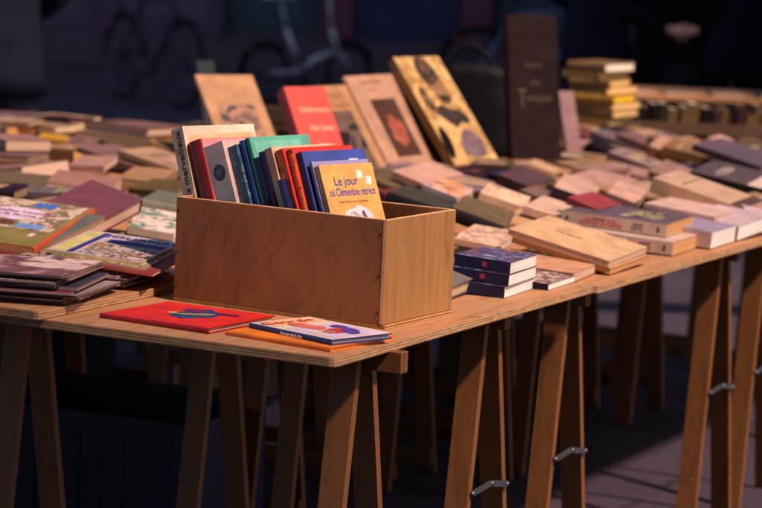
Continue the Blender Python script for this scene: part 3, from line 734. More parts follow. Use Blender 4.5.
# fanned magazines right of the pile
for i, (N, L, Rr, t, z0, lb, fm, sm) in enumerate([
    ((153, 274), (62, 259), (192, 253), .006, .050, 'red-edged magazine lowest under the yellow-striped one beside the crate', C(150, 60, 54), C(196, 96, 80)),
    ((145, 268), (54, 254), (184, 248), .006, .0572, 'cream-edged comic magazine beneath the blue-titled one', comic, C(214, 190, 160)),
    ((141, 263), (46, 249), (180, 243), .007, .0645, 'comic magazine with a blue title banner and yellow stripe left of the crate', C(214, 190, 196), C(220, 200, 140))]):
    m_ = Q(N, L, Rr, t, z0, lb, fm, sm, 'cream', name='magazine', cat='magazine', wlim=.29)
w_, h_, t_ = DIM[m_.name]; zt = t_+.0002
def strip(b, fx0, fx1, fy0, fy1, m, dz=0, nm='cover_picture'):
    w, h, t = DIM[b.name]; return picture(b, [(w*fx0, h*fy0), (w*fx1, h*fy0), (w*fx1, h*fy1), (w*fx0, h*fy1)], t+.0002+dz, m, nm)
strip(m_, .02, .56, .03, .70, comic)
strip(m_, .60, .74, .03, .64, C(64, 70, 150)); strip(m_, .03, .94, .74, .80, C(56, 60, 130), .0002); strip(m_, .05, .95, .82, .97, C(228, 212, 130))
lettering(m_, 'JOURNAL', w_*.85, h_*.34, zt+.0012, .036, rgb(70, 76, 150), rot=R(-90), bold=.0003)
cb = Q((34, 247.5), (-75, 232), (95, 208.5), .022, .020, 'children\'s picture book with cloud-shaped title and orange spine on the left', C(140, 124, 60), C(190, 84, 50), 'cream', True, 'NR', wlim=.31)
w_, h_, t_ = DIM[cb.name]
print('CB', w_, h_)
farm = art('farmyard_scene', [rgb(96, 110, 70), rgb(190, 160, 130), rgb(200, 176, 160), rgb(130, 84, 56), rgb(110, 120, 80)], 26, 1.0)
def cpic(fu0, fu1, fv0, fv1, m, dz, nm='cover_picture'):
    # fu: away from the spine (leftwards in the photo); fv: from far to near edge
    x0, x1 = w_*fu0, w_*fu1; y0, y1 = h_*fv0, h_*fv1
    return picture(cb, [(x0, y0), (x1, y0), (x1, y1), (x0, y1)], t_+.0002+dz, m, nm)
cpic(.05, .97, .02, .66, farm, 0)
cpic(.30, .50, .05, .16, C(70, 110, 190), .0006); cpic(.16, .40, .54, .64, C(120, 160, 214), .0006)
picture(cb, blob(w_*.55, h_*.34, w_*.26, h_*.14, 26, .1, 12), t_+.0008, C(230, 205, 222), 'title_cloud')
lettering(cb, 'Les belles histoires\nde la ferme', w_*.55, h_*.34, t_+.0015, .024, rgb(120, 60, 100), rot=R(180), bold=.0003)
picture(cb, blob(w_*.52, h_*.56, w_*.09, h_*.06, 18, .15, 13), t_+.0009, C(110, 60, 36))
cpic(.14, .19, .72, .80, C(226, 190, 196), .0002, 'price_sticker')
Q((92, 226), (40, 205), (143, 199), .036, .020, 'maroon clothbound book with pale pages, left of the crate', C(112, 58, 66), C(98, 48, 56), 'pink', True, 'far')
Q((40, 250), (-60, 236), (105, 216), .014, .002+.0172, 'grey-green magazine under the children\'s picture book', C(104, 104, 90), C(150, 140, 130), 'dull', name='magazine', cat='magazine')
Q((174, 234), (128, 226), (185, 214), .018, .018, 'pale booklet with green print peeping out left of the crate', art('green_print', [rgb(210, 186, 180), rgb(220, 196, 188), rgb(90, 120, 96)], 26), C(170, 160, 150), 'white')
Q((180, 205.5), (141, 199), (196, 196), .034, .018, 'grey-green book block hard against the left side of the crate', C(120, 118, 100), C(140, 134, 116), 'dull', True)
Q((44, 190), (-40, 182), (60, 176), .035, .0, 'olive-topped maroon book lying at the left edge', C(110, 92, 66), C(84, 46, 56), 'dull')
Q((46, 184), (44, 176), (116, 178), .001, .0, 'x', C(1, 1, 1)) if False else None
Q((112, 190), (46, 182), (122, 177), .036, .0, 'pink-paged book with its fore-edge forward, left of the crate', C(170, 122, 104), C(214, 168, 144), 'pink', False, 'far')
Q((160, 182), (116, 178), (178, 170), .03, .0, 'tan book lying between the pink-paged one and the crate', C(176, 134, 92), C(196, 150, 104), 'dull', False, 'far')
Q((176, 192), (128, 188), (200, 182), .016, .018, 'olive-brown folder-like book behind the grey-green block', C(104, 84, 44), C(60, 46, 28), 'dull')
Q((22, 167), (-40, 172), (68, 160), .034, .03, 'old book with pink page edges near the left edge', C(150, 110, 104), C(210, 164, 140), 'pink', False, 'far')
Q((104, 166), (68, 165), (118, 156), .018, .03, 'dusty pink brochure in the left background', C(186, 140, 126), C(150, 110, 100), 'pink')
Q((74, 151), (-10, 143), (112, 147), .045, .0, 'long brown book whose page block catches the light, at the back left', C(130, 92, 66), C(120, 86, 60), 'gold', False, 'NL')
Q((116, 149), (114, 146), (163, 147), .04, .0, 'dark gilt-edged book at the back left beside the long brown one', C(96, 70, 46), C(104, 76, 40), 'gold', False, 'NL')
Q((172, 152), (164, 148), (205, 145), .04, .0, 'ochre book behind the crate at the back left', C(130, 96, 46), C(140, 104, 56), 'gold', False, 'NL')
yl = Q((66, 139), (50, 137), (70, 136), .012, .05, 'tiny yellow booklet on the back left books', C(214, 160, 50), C(214, 160, 50), 'gold')

# ---------------------------------------------------------------- leaning display books
def leaner(P, phi, the, h, w, t, label, front, spine, pg='cream', hard=False, **kw):
    a, l, n = axes(phi, the); P = Vector(P)+Vector((0, 0, TOP))
    O = P - a*w - n*t
    sn = math.sin(R(the)); FOOT.append((Vector((O.x, O.y))+Vector((n.x, n.y))*(-.01), Vector((a.x, a.y)), Vector((l.x, l.y)), w, max(.05, h*sn*.8)))
    return book(frame(O, a, l, n), w, h, t, label, front, spine, pg, hard, group='books on display leaning at the back of the tables', **kw)
BE = C(190, 140, 98)
g = leaner((-.293, 7.441, .03), 60, 45, .354, .193, .014, 'beige art book with a dark painting, leftmost of the leaning display', BE, C(190, 140, 96), 'gold')
lettering(g, 'DALÍ', .09, .315, .0146, .034, rgb(176, 120, 74), squeeze=1.2)
picture(g, [(.035, .06), (.158, .06), (.158, .235), (.035, .235)], .0142, art('dark_painting', [rgb(40, 28, 34), rgb(90, 60, 56), rgb(170, 120, 96), rgb(50, 36, 44), rgb(24, 18, 26)], 9, 2))
g = leaner((-.067, 6.748, .03), 55, 35, .335, .135, .042, 'red hardback with pale lettering leaning between the beige art books', C(222, 64, 50), C(150, 28, 34), 'cream', True)
lettering(g, 'Littérature', .078, .262, .0425, .026, rgb(236, 160, 120), squeeze=.85, bold=.0003)
lettering(g, 'des Jeux', .084, .205, .0425, .026, rgb(236, 160, 120), squeeze=.9, bold=.0003)
picture(g, [(.06, .09), (.11, .09), (.11, .155), (.06, .155)], .0424, C(226, 150, 110))
b = MB(); b.box((.012, .0, .0421), (.015, .334, .0426), C(236, 150, 140)); b.build('joint_highlight', g) if False else None
g = leaner((.016, 7.363, .03), 35, 35.5, .302, .232, .012, 'beige art catalogue with a dark portrait, second from the left of its kind', BE, C(190, 140, 96), 'gold')
lettering(g, 'Degas', .15, .270, .0126, .030, rgb(150, 100, 60))
lettering(g, 'Camaïeu', .15, .235, .0126, .028, rgb(150, 100, 60))
picture(g, [(.05, .02), (.19, .02), (.19, .215), (.05, .215)], .0122, art('dark_portrait', [rgb(36, 28, 36), rgb(66, 52, 56), rgb(110, 84, 74), rgb(44, 38, 46)], 10, 1.6))
g = leaner((.161, 7.742, .03), 32, 34.5, .318, .275, .012, 'pinkish art catalogue with a dark red flower picture, right of the beige one', C(196, 150, 122), C(180, 136, 108), 'gold')
lettering(g, 'Odilon REDON', .13, .292, .0126, .018, rgb(150, 110, 90)); lettering(g, 'pastels', .12, .268, .0126, .018, rgb(170, 130, 105))
picture(g, [(.075, .03), (.215, .03), (.215, .232), (.075, .232)], .0122, C(84, 54, 44))
picture(g, blob(.15, .12, .04, .055, 20, .3, 6), .0128, art('dark_red_flowers', [rgb(100, 60, 48), rgb(170, 66, 52), rgb(120, 84, 70), rgb(196, 96, 76)], 34, 1.5))
g = leaner((.361, 7.835, .03), 40, 40.6, .414, .224, .030, 'large gold and black art book leaning against the black bag', art('gold_painting', [rgb(150, 110, 62), rgb(196, 156, 98), rgb(206, 168, 112), rgb(160, 118, 70), rgb(200, 160, 104)], 7, 1.2), C(150, 112, 66), 'gold')
w_, h_, t_ = DIM[g.name]; zt = t_+.0045
for i, (pts, m) in enumerate([
    ([(.09, .414), (.14, .414), (.17, .36), (.16, .30), (.18, .25), (.13, .22), (.10, .26), (.09, .31), (.07, .35)], art('umber_paint', [rgb(36, 24, 24), rgb(92, 66, 50), rgb(30, 20, 22), rgb(150, 112, 76)], 11, 2)),
    ([(.045, .20), (.09, .23), (.13, .21), (.19, .20), (.20, .15), (.14, .16), (.12, .13), (.08, .17)], art('black_paint', [rgb(16, 10, 14), rgb(34, 24, 26), rgb(70, 52, 46), rgb(18, 12, 16)], 14, 2)),
    ([(.07, .03), (.10, .10), (.14, .14), (.19, .11), (.20, .04), (.16, .02)], art('mauve_paint', [rgb(60, 46, 54), rgb(104, 84, 92), rgb(128, 104, 106), rgb(50, 36, 44)], 14, 2)),
    ([(.02, .27), (.05, .31), (.07, .25), (.06, .20), (.03, .21)], art('umber_paint', [])),
    ([(.0, .10), (.03, .16), (.05, .10), (.03, .03), (.0, .02)], C(30, 18, 18))]):
    for _ in range(3):
        pts = [q for a_, c_ in zip(pts, pts[1:]+pts[:1]) for q in ((a_[0]*.75+c_[0]*.25, a_[1]*.75+c_[1]*.25), (a_[0]*.25+c_[0]*.75, a_[1]*.25+c_[1]*.75))]
    picture(g, pts, t_+.0002+.0004*i, m)
g = leaner((.20, 7.95, .0), 62, 38, .33, .12, .02, 'black notebook standing in the gap behind the pink catalogue', C(30, 20, 26), C(18, 12, 18), 'dull')
# teal book behind the leftmost beige one
leaner((-.52, 8.05, .02), 66, 26, .30, .06, .018, 'slim dark teal book standing behind the leftmost beige art book', C(12, 28, 38), C(20, 40, 58), 'dull')
# tall album
a, l, n = axes(66, 11)
g = book(frame(Vector((.386, 7.92, TOP+.03)), a, l, n), .178, .462, .035, 'very tall dark brown album with dull gold lettering, standing upright', C(42, 26, 25), C(46, 20, 22), 'dull', True, group='books on display leaning at the back of the tables')
GI = rgb(78, 50, 26)
lettering(g, 'Histoire', .088, .300, .0354, .024, GI, squeeze=.8); lettering(g, 'des', .095, .245, .0354, .026, GI)
lettering(g, 'T', .046, .190, .0354, .085, GI, squeeze=.6); lettering(g, 'emples', .106, .195, .0354, .034, GI, squeeze=.95)
leaner((.66, 8.35, .02), 60, 20, .22, .06, .02, 'mauve paperback leaning right of the tall brown album', C(150, 110, 110), C(120, 86, 96), 'dull')
# gilt pile
zz = .012
hs = [.030, .026, .030, .022, .034, .026, .028, .026, .034]
cols = [(96, 70, 34), (110, 82, 40), (84, 60, 32), (120, 88, 40), (128, 96, 34), (104, 78, 40), (92, 68, 36), (112, 84, 44), (100, 74, 44)]
N0 = at(600, 133, .012)
for i, (t, c) in enumerate(zip(hs, cols)):
    yw = R(30+rr.uniform(-5, 5)); X = Vector((math.sin(yw), math.cos(yw), 0)); Y = Vector((-math.cos(yw), math.sin(yw), 0))
    off = [.0, .035, .05, .045, .05, .02, .03, -.01, .01][i]
    p = Vector((N0.x, N0.y, TOP+zz)) + Vector((off*.9, -off*.3, 0)) + Vector((.0, 0, 0))
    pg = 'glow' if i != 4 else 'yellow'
    if i == 0: PG['glow'] = pages('paper_glow', rgb(246, 196, 128))  # sun glare on the pile's page edges, put into the paper colour
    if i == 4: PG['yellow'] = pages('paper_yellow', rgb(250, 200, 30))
    if i == 8: PG['bright'] = pages('paper_bright', rgb(255, 240, 214)); pg = 'bright'  # strongest glare on the topmost page edges, also put into the paper colour
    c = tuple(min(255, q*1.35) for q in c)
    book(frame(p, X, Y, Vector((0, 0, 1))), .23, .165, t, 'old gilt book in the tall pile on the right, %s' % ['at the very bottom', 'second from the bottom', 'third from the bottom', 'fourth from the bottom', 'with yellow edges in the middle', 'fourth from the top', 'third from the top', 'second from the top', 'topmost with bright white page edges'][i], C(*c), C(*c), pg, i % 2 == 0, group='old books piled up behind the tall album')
    zz += t+.0008
ZG = zz
FOOT.append((Vector((N0.x, N0.y)), Vector((.5, .86)), Vector((-.86, .5)), .25, .2))
# black bag behind the gold book
def bag():
    m = plain('black_nylon', (.006, .005, .008, 1), .55, .3)
    r = empty('black_bag', 'slumped black bag behind the gold and black art book', 'bag', M4.Translation((.27, 8.36, TOP)))
    b = MB(); rings = []
    for i in range(9):
        z = .30*i/8; k = 1-.22*(i/8)**2; rings.append([Vector((.16*k*math.copysign(abs(math.cos(a_))**.6, math.cos(a_))+.01*math.sin(i*1.7), .08*k*math.copysign(abs(math.sin(a_))**.6, math.sin(a_)), z+(.012*math.sin(3*a_) if i > 5 else 0))) for a_ in [2*math.pi*j/24 for j in range(24)]])
    b.loft(rings, m); b.build('bag_body', r)
    b = MB(); b.tube([(-.09+.18*j/12, -.05, .28+.09*math.sin(math.pi*j/12)) for j in range(13)], .008, m, 8); b.build('handle', r)
bag()
FOOT.append((Vector((.10, 8.27)), Vector((1, 0)), Vector((0, 1)), .34, .2))
for (x, y, w, h) in ((-.58, 7.75, .26, .26), (-.34, 7.15, .24, .22), (-.18, 7.75, .42, .34)): FOOT.append((Vector((x, y)), Vector((1, 0)), Vector((0, 1)), w, h))
FOOT.append((Vector((.386, 7.9)), Vector((1, .4)), Vector((-.4, 1)), .19, .14))
FOOT.append((Vector((bx, by)), Vector((dB.x, dB.y)), Vector((dA.x, dA.y)), .28, .5))
FOOT.append((Vector((-1.1, 4.3)), Vector((1, 0)), Vector((0, 1)), 1.35, 1.35))
# storage boxes that prop the display
def prop_box(px_, py_, w, d, h, yaw, lb):
    r = empty('storage_box', lb, 'box', M4.Translation((px_, py_, TOP)) @ Matrix.Rotation(yaw, 4, 'Z'), 'dark boxes propping up the display')
    m = plain('dark_cardboard', rgb(52, 38, 34), .9)
    b = MB(); t = .006
    b.box((0, 0, 0), (w, d, t), m)
    for (a0, a1) in (((0, 0, t), (w, t, h)), ((0, d-t, t), (w, d, h)), ((0, t, t), (t, d-t, h)), ((w-t, t, t), (w, d-t, h))): b.box(a0, a1, m)
    b.build('carton', r); b = MB(); b.box((-.004, -.004, h-.04), (w+.004, d+.004, h+.004), m); b.build('lid', r, bevel=.002)
prop_box(-.52, 7.80, .18, .15, .17, R(-30), 'dark box propping up the leftmost beige art book')
prop_box(-.31, 7.22, .16, .12, .15, R(-35), 'dark box propping up the red hardback')
prop_box(-.15, 7.95, .34, .15, .13, R(-35), 'dark box behind the two art catalogues')

# ---------------------------------------------------------------- the crowded remainder of the tables
def inside(p, f):
    d = p-f[0]; a_ = d.dot(f[1].normalized()); b_ = d.dot(f[2].normalized())
    return -.004 < a_ < f[3]+.004 and -.004 < b_ < f[4]+.004
PAL = [('tan', 176, 134, 96, 'tan'), ('cream-tan', 190, 152, 120, 'cream'), ('buff', 160, 124, 92, 'cream'), ('pale rose', 176, 134, 122, 'pink'), ('dusty pink', 164, 122, 112, 'pink'), ('faded tan', 150, 112, 80, 'dull'), ('dusky rose', 140, 100, 98, 'dull'), ('maroon', 80, 38, 48, 'pink'), ('slate-violet', 78, 68, 88, 'dull'), ('olive', 100, 84, 54, 'dull'),
       ('cream', 186, 150, 124, 'cream'), ('dark plum', 50, 34, 48, 'dull'), ('brown', 112, 78, 56, 'tan'), ('grey', 116, 102, 104, 'dull'), ('brick red', 120, 50, 46, 'pink'), ('ink blue', 44, 44, 76, 'cream')]
TOPS = {}
rf = random.Random(21); cnt = 0; used = {}
def zone(u, v):
    if v > 1.75: return 'in the back rows of the left tables'
    if u > 3.6: return 'at the far end of the right-hand tables'
    if v < .85: return 'near the aisle edge of the right-hand tables'
    if u < 1.3: return 'behind the magazine pile'
    return 'in the middle of the crowded tables'
def shingle(u0, v0, n, w, yawd, rs):
    """a row of same-size books, each lying on the foot of the next one in"""
    global cnt
    t = rs.choice((.016, .02, .024)); h = w*1.5; pch = h*rs.uniform(.44, .56); th = math.asin(min(.3, (t+.003)/pch))
    nm = None
    for k in range(n):
        yw = R(28+yawd+rs.uniform(-3, 3)); tt = t*rs.uniform(.7, .98)
        Xd = Vector((math.sin(yw), math.cos(yw), 0)); Yh = Vector((-math.cos(yw), math.sin(yw), 0)); Yd = Yh*math.cos(th)+Vector((0, 0, math.sin(th)))
        P = uv(u0+rs.uniform(-.006, .006), v0+pch*k)
        dv = P-CAM; sx = dv.dot(rt)/dv.dot(fw)*F+381
        if sx < -70 or sx > 850: continue
        P2 = Vector((P.x, P.y)); X2 = Vector((Xd.x, Xd.y)); Y2 = Vector((Yh.x, Yh.y)); hh = h*math.cos(th)
        bad = False
        for i in range(6):
            for j in range(7):
                q = P2+X2*(w*i/5)+Y2*(hh*(1 if True else 0)*j/6)
                dd = Vector((q.x-T0.x, q.y-T0.y, 0)); uu, vv = dd.dot(tB), dd.dot(tA)
                if uu < .02 or vv < .012 or uu > 4.83 or vv > 3.28 or (vv > 1.6 and uu > 3.54): bad = True
                if any(inside(q, f) for f in HAND): bad = True
                if bad: break
            if bad: break
        if bad: continue
        NEWF.append((P2, X2, Y2, w, hh)); TOPB.append(None)
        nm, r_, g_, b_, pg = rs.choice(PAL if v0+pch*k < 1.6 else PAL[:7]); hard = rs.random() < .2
        key = '%s %s %s in a fanned row %s' % (('thick' if tt > .018 else 'slim'), nm, 'hardback' if hard else 'paperback', zone(u0, v0+pch*k))
        M = frame(Vector((P.x, P.y, TOP+.0005)), Xd, Yd, Xd.cross(Yd).normalized())
        fm = C(r_, g_, b_)
        FB = book(M, w*rs.uniform(.93, 1), h*rs.uniform(.94, 1.03), tt, key, fm, C(int(r_*.82), int(g_*.82), int(b_*.82)), pg, hard, group=key, seed=int(u0*977)+k, simple=True)
        prints(FB, int(u0*1009)+k*7); cnt += 1
HAND = list(FOOT); NEWF = []; TOPB = []
rs = random.Random(4)
u_ = 1.30
while u_ < 4.7:
    w = rs.uniform(.13, .185); v_ = .03+rs.uniform(0, .05)
    shingle(u_, v_, 12 if u_ > 3.5 else 13, w, rs.uniform(-4, 4), rs); u_ += w+.005
FOOT += NEWF
for it in range(4200):
    u = rf.uniform(.1, 4.75); v = rf.uniform(.03, 3.2)
    if v > 1.62 and u > 3.42: continue
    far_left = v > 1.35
    w = rf.uniform(.11, .17) if not far_left else rf.uniform(.14, .19); h = w*rf.uniform(1.35, 1.6); t = rf.choice((.012, .018, .024, .03, .036))
    yw = R(28+rf.choice((0, 0, 0, 90, -8, 10))+rf.uniform(-9, 9))
    P = uv(u, v); dv = P-CAM; dep = dv.dot(fw); sx = dv.dot(rt)/dep*F+381
    if sx < -70 or sx > 850: continue
    X = Vector((math.sin(yw), math.cos(yw), 0)); Y = Vector((-math.cos(yw), math.sin(yw), 0))
    P2 = Vector((P.x, P.y)); X2 = Vector((X.x, X.y)); Y2 = Vector((Y.x, Y.y))
    mn = (Vector((P2.x, P2.y)) - Vector((T0.x, T0.y)))
    ok = True
    for i in range(6):
        for j in range(6):
            q = P2+X2*(w*i/5)+Y2*(h*j/5)
            dd = Vector((q.x-T0.x, q.y-T0.y, 0)); uu, vv = dd.dot(tB), dd.dot(tA)
            if uu < .02 or vv < .015 or uu > 4.83 or vv > 3.28 or (vv > 1.6 and uu > 3.54): ok = False; break
            if any(inside(q, f) for f in FOOT): ok = False; break
        if not ok: break
    if ok:
        for f in FOOT:   # corners of the others inside this one
            for i in range(4):
                for j in range(4):
                    q = f[0]+f[1].normalized()*(f[3]*i/3)+f[2].normalized()*(f[4]*j/3)
                    if inside(q, (P2, X2, Y2, w, h)): ok = False; break
                if not ok: break
            if not ok: break
    if not ok: continue
    FOOT.append((P2, X2, Y2, w, h)); LAST = len(FOOT)-1
    lay = (1 if rf.random() < .55 else 2) if not far_left else rf.choice((1, 2, 2, 3))
    zz = .018 if (u < 1.25 and .55 < v < 1.6) else .0003
    for k in range(lay):
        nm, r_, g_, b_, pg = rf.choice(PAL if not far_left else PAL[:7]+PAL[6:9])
        if far_left: r_, g_, b_ = int(r_*.84), int(g_*.82), int(b_*.84)  # dimness of the left back rows, put into the cover colours
        tt = t if k == 0 else rf.choice((.014, .02, .028))
        hard = rf.random() < .3
        kind = 'hardback' if hard else 'paperback'
        key = '%s %s %s %s' % (('thick' if tt > .025 else 'slim'), nm, kind, zone(u, v))
        yj = R(rf.uniform(-9, 9)) if k else 0
        M = frame(Vector((P.x, P.y, TOP+zz)), X, Y, Vector((0, 0, 1)))
        if k: M = M @ Matrix.Translation((.01*rf.uniform(-1, 1), .01*rf.uniform(-1, 1), 0)) @ Matrix.Rotation(yj, 4, 'Z')
        if rf.random() < (.3 if not far_left else .7):   # turn the spine away
            M = M @ Matrix.Translation((w, h, 0)) @ Matrix.Rotation(math.pi, 4, 'Z')
        fm = C(r_, g_, b_)
        if rf.random() < .35: fm = art('printed_%s' % nm.replace(' ', '_'), [rgb(r_, g_, b_), rgb(min(255, r_+50), min(255, g_+50), min(255, b_+45)), rgb(int(r_*.5), int(g_*.5), int(b_*.5)), rgb(r_, g_, b_)], 14, 1.5)
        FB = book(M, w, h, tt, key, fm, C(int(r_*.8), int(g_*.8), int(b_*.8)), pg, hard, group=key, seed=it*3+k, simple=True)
        prints(FB, it*7+k)
        zz += tt+.0012; cnt += 1
    TOPS[LAST] = zz
nhand = min(TOPS) if TOPS else 0
rg = random.Random(77); over = 0; OV = []
for it in range(2600):                      # books dropped across their neighbours
    if over > 75: break
    u = rg.uniform(.9, 4.6); v = rg.uniform(.1, 3.1)
    w = rg.uniform(.11, .15); h = w*rg.uniform(1.35, 1.55); t = rg.choice((.012, .016, .022, .03)); yw = R(28+rg.uniform(-35, 35)+rg.choice((0, 90)))
    P = uv(u, v); dv = P-CAM; sx = dv.dot(rt)/dv.dot(fw)*F+381
    if sx < -60 or sx > 830: continue
    X = Vector((math.sin(yw), math.cos(yw), 0)); Y = Vector((-math.cos(yw), math.sin(yw), 0)); P2 = Vector((P.x, P.y)); X2 = Vector((X.x, X.y)); Y2 = Vector((Y.x, Y.y))
    hit = set(); bad = False
    for i in range(8):
        for j in range(8):
            q = P2+X2*(w*i/7)+Y2*(h*j/7)
            for n_, f in enumerate(FOOT):
                if inside(q, f):
                    if n_ in TOPS: hit.add(n_)
                    else: bad = True
            if any(inside(q, f) for f in OV): bad = True
            if bad: break
        if bad: break
    if bad or len(hit) < 2: continue
    z0 = max(TOPS[n_] for n_ in hit)
    if z0 > .062: continue
    OV.append((P2, X2, Y2, w, h)); over += 1
    nm, r_, g_, b_, pg = rg.choice(PAL); hard = rg.random() < .25
    key = '%s %s %s lying across its neighbours %s' % (('thick' if t > .02 else 'slim'), nm, 'hardback' if hard else 'paperback', zone(u, v))
    FB = book(frame(Vector((P.x, P.y, TOP+z0+.001)), X, Y, Vector((0, 0, 1))), w, h, t, key, C(r_, g_, b_), C(int(r_*.8), int(g_*.8), int(b_*.8)), pg, hard, group=key, seed=it, simple=True)
    prints(FB, it)
print('FILLERS', cnt, over)

# ---------------------------------------------------------------- tray of upright books and the far table
def tray():
    y0 = 9.62; x0 = .93
    r = empty('book_tray', 'long low wooden tray holding a row of upright books at the back right', 'tray', M4.Translation((x0, y0, TOP)) @ Matrix.Rotation(R(4), 4, 'Z'))
    m = wood('dark_tray_wood', rgb(92, 60, 40), rgb(60, 38, 26), 0, 30)
    b = MB(); L, D = 1.5, .24; b.box((0, 0, 0), (L, D, .01), m); b.build('tray_base', r)
    for a, c in (((0, -.012, .0), (L, -.001, .045)), ((0, D+.001, 0), (L, D+.012, .05)), ((-.012, -.012, 0), (-.001, D+.012, .07)), ((L+.001, -.012, 0), (L+.012, D+.012, .07))):
        b = MB(); b.box(a, c, m); b.build('tray_side', r, bevel=.001)
    rr2 = random.Random(3); x = .006; k = 0
    cols = [('olive', 76, 62, 34), ('brown', 70, 48, 36), ('dark green', 50, 54, 38), ('maroon', 72, 36, 38), ('ochre', 110, 84, 46), ('black', 34, 26, 28)]
    side = 0
    while x < L-.04:
        t = rr2.uniform(.014, .036); hgt = rr2.uniform(.07, .112); nm, a_, b_, c_ = rr2.choice(cols)
        o = MB(); w = rr2.uniform(.15, .2); sl = R(rr2.uniform(4, 9))
        o.box((0, 0, 0), (.0012, w, hgt), C(a_, b_, c_)); o.box((t-.0012, 0, 0), (t, w, hgt), C(a_, b_, c_)); o.box((.0012, 0, 0), (t-.0012, .0015, hgt), C(a_, b_, c_)); o.box((.0012, .0016, .001), (t-.0012, w-.002, hgt-.0015), PG[rr2.choice(('dull', 'cream', 'pink'))])
        q = o.build('book', None, r.matrix_world @ M4.Translation((x, .012, .0125)) @ Matrix.Rotation(sl, 4, 'Y'))
        tag(q, '%s %s book standing in the long tray at the back right' % (('thick' if t > .025 else 'thin'), nm), 'book', '%s %s books in the back tray' % (('thick' if t > .025 else 'thin'), nm))
        x += t/math.cos(sl)+(.0015 if rr2.random() < .85 else .012); k += 1
tray()
def far_table():
    r = empty('trestle_table', 'long table behind the book tray with its edge catching a little light', 'table', M4.Translation((1.0, 11.9, 0)) @ Matrix.Rotation(R(2), 4, 'Z'))
    b = MB(); b.box((0, 0, TOP-.02), (2.2, .7, TOP), TAB); b.build('tabletop', r, bevel=.002)
    for x in (.1, 2.04):
        for y in (.06, .58): b = MB(); b.box((x, y, 0), (x+.06, y+.06, TOP-.021), LEG); b.build('leg', r)
    r2 = random.Random(8)
    for i in range(9):
        x = 1.05+i*.23; c = r2.choice(((110, 60, 56), (150, 120, 110), (70, 50, 46), (60, 58, 80)))
        nm = {110: 'brick-red', 150: 'pale', 70: 'brown', 60: 'bluish'}[c[0]]
        book(frame(Vector((x+.05, 11.93+r2.uniform(0, .1), TOP+.001)), Vector((1, .05, 0)).normalized(), Vector((-.05, 1, 0)).normalized(), Vector((0, 0, 1))), .15, .21, r2.uniform(.012, .03), '%s book lying on the far table behind the tray, %s' % (nm, ['first', 'second', 'third', 'fourth', 'fifth', 'sixth', 'seventh', 'eighth', 'ninth'][i]+' from the left'), C(*c), None, 'pink', False, group='books lying on the far table', simple=True)
far_table()

# ---------------------------------------------------------------- things under the tables
def plastic_crate(loc, yaw, w, d, h, col, label):
    r = empty('plastic_crate', label, 'crate', M4.Translation(loc) @ Matrix.Rotation(yaw, 4, 'Z'), 'storage under the tables')
    m = plain('crate_plastic_%d' % int(col[2]*1000), col, .4, .15); t = .006
    b = MB(); b.box((0, 0, 0), (w, d, t), m)
    for a, c in (((0, 0, t), (w, t, h)), ((0, d-t, t), (w, d, h)), ((0, t, t), (t, d-t, h)), ((w-t, t, t), (w, d-t, h))): b.box(a, c, m)
    for k in range(int(w/.06)):
        b.box((.02+k*.06, -.004, .02), (.028+k*.06, -.0002, h-.04), m)
    b.build('crate_body', r)
    b = MB(); q = .014
    for a, c in (((-q, -q, h-.022), (w+q, .0, h)), ((-q, d, h-.022), (w+q, d+q, h)), ((-q, .0005, h-.022), (0, d-.0005, h)), ((w, .0005, h-.022), (w+q, d-.0005, h))): b.box(a, c, m)
    b.build('rim', r, bevel=.002)
plastic_crate((-1.0, 5.95, 0), R(-22), .62, .42, .34, (.022, .024, .055, 1), 'dark navy plastic crate on the ground under the left table')
plastic_crate((-1.75, 7.6, 0), R(-22), .8, .5, .5, (.02, .06, .075, 1), 'teal-black plastic crate on the ground behind the navy one')
def carton(loc, yaw, w, d, h, label, c=(120, 90, 84)):
    r = empty('carton', label, 'box', M4.Translation(loc) @ Matrix.Rotation(yaw, 4, 'Z'), 'cartons under the tables')
    m = plain('carton_board_%d' % c[0], rgb(*c), .85, .25, sc=14); t = .004
    b = MB(); b.box((0, 0, 0), (w, d, h), m); b.build('carton_body', r, bevel=.003)
    for s, x0, x1 in ((1, 0, w*.495), (-1, w*.505, w)):
        f = MB(); f.box((x0, -.002, h+.001), (x1, d+.002, h+.005), m); f.build('flap', r)
    f = MB(); f.box((w*.2, -.003, h*.25), (w*.75, -.0005, h*.7), plain('paper_label', rgb(190, 170, 190), .7, .3, sc=30)); f.build('paper_label', r)
carton((-.66, 7.15, 0), R(-20), .36, .3, .13, 'mauve carton at the bottom of the stack under the table', (140, 112, 130))
carton((-.65, 7.17, .136), R(-17), .34, .28, .12, 'brown carton in the middle of the stack under the table', (110, 84, 84))
carton((-.67, 7.16, .262), R(-21), .33, .28, .13, 'lilac patterned carton on top of the stack under the table', (150, 124, 150))
carton((.2, 7.9, 0), R(-25), .4, .3, .25, 'brown carton far back under the right-hand tables', (84, 62, 56))

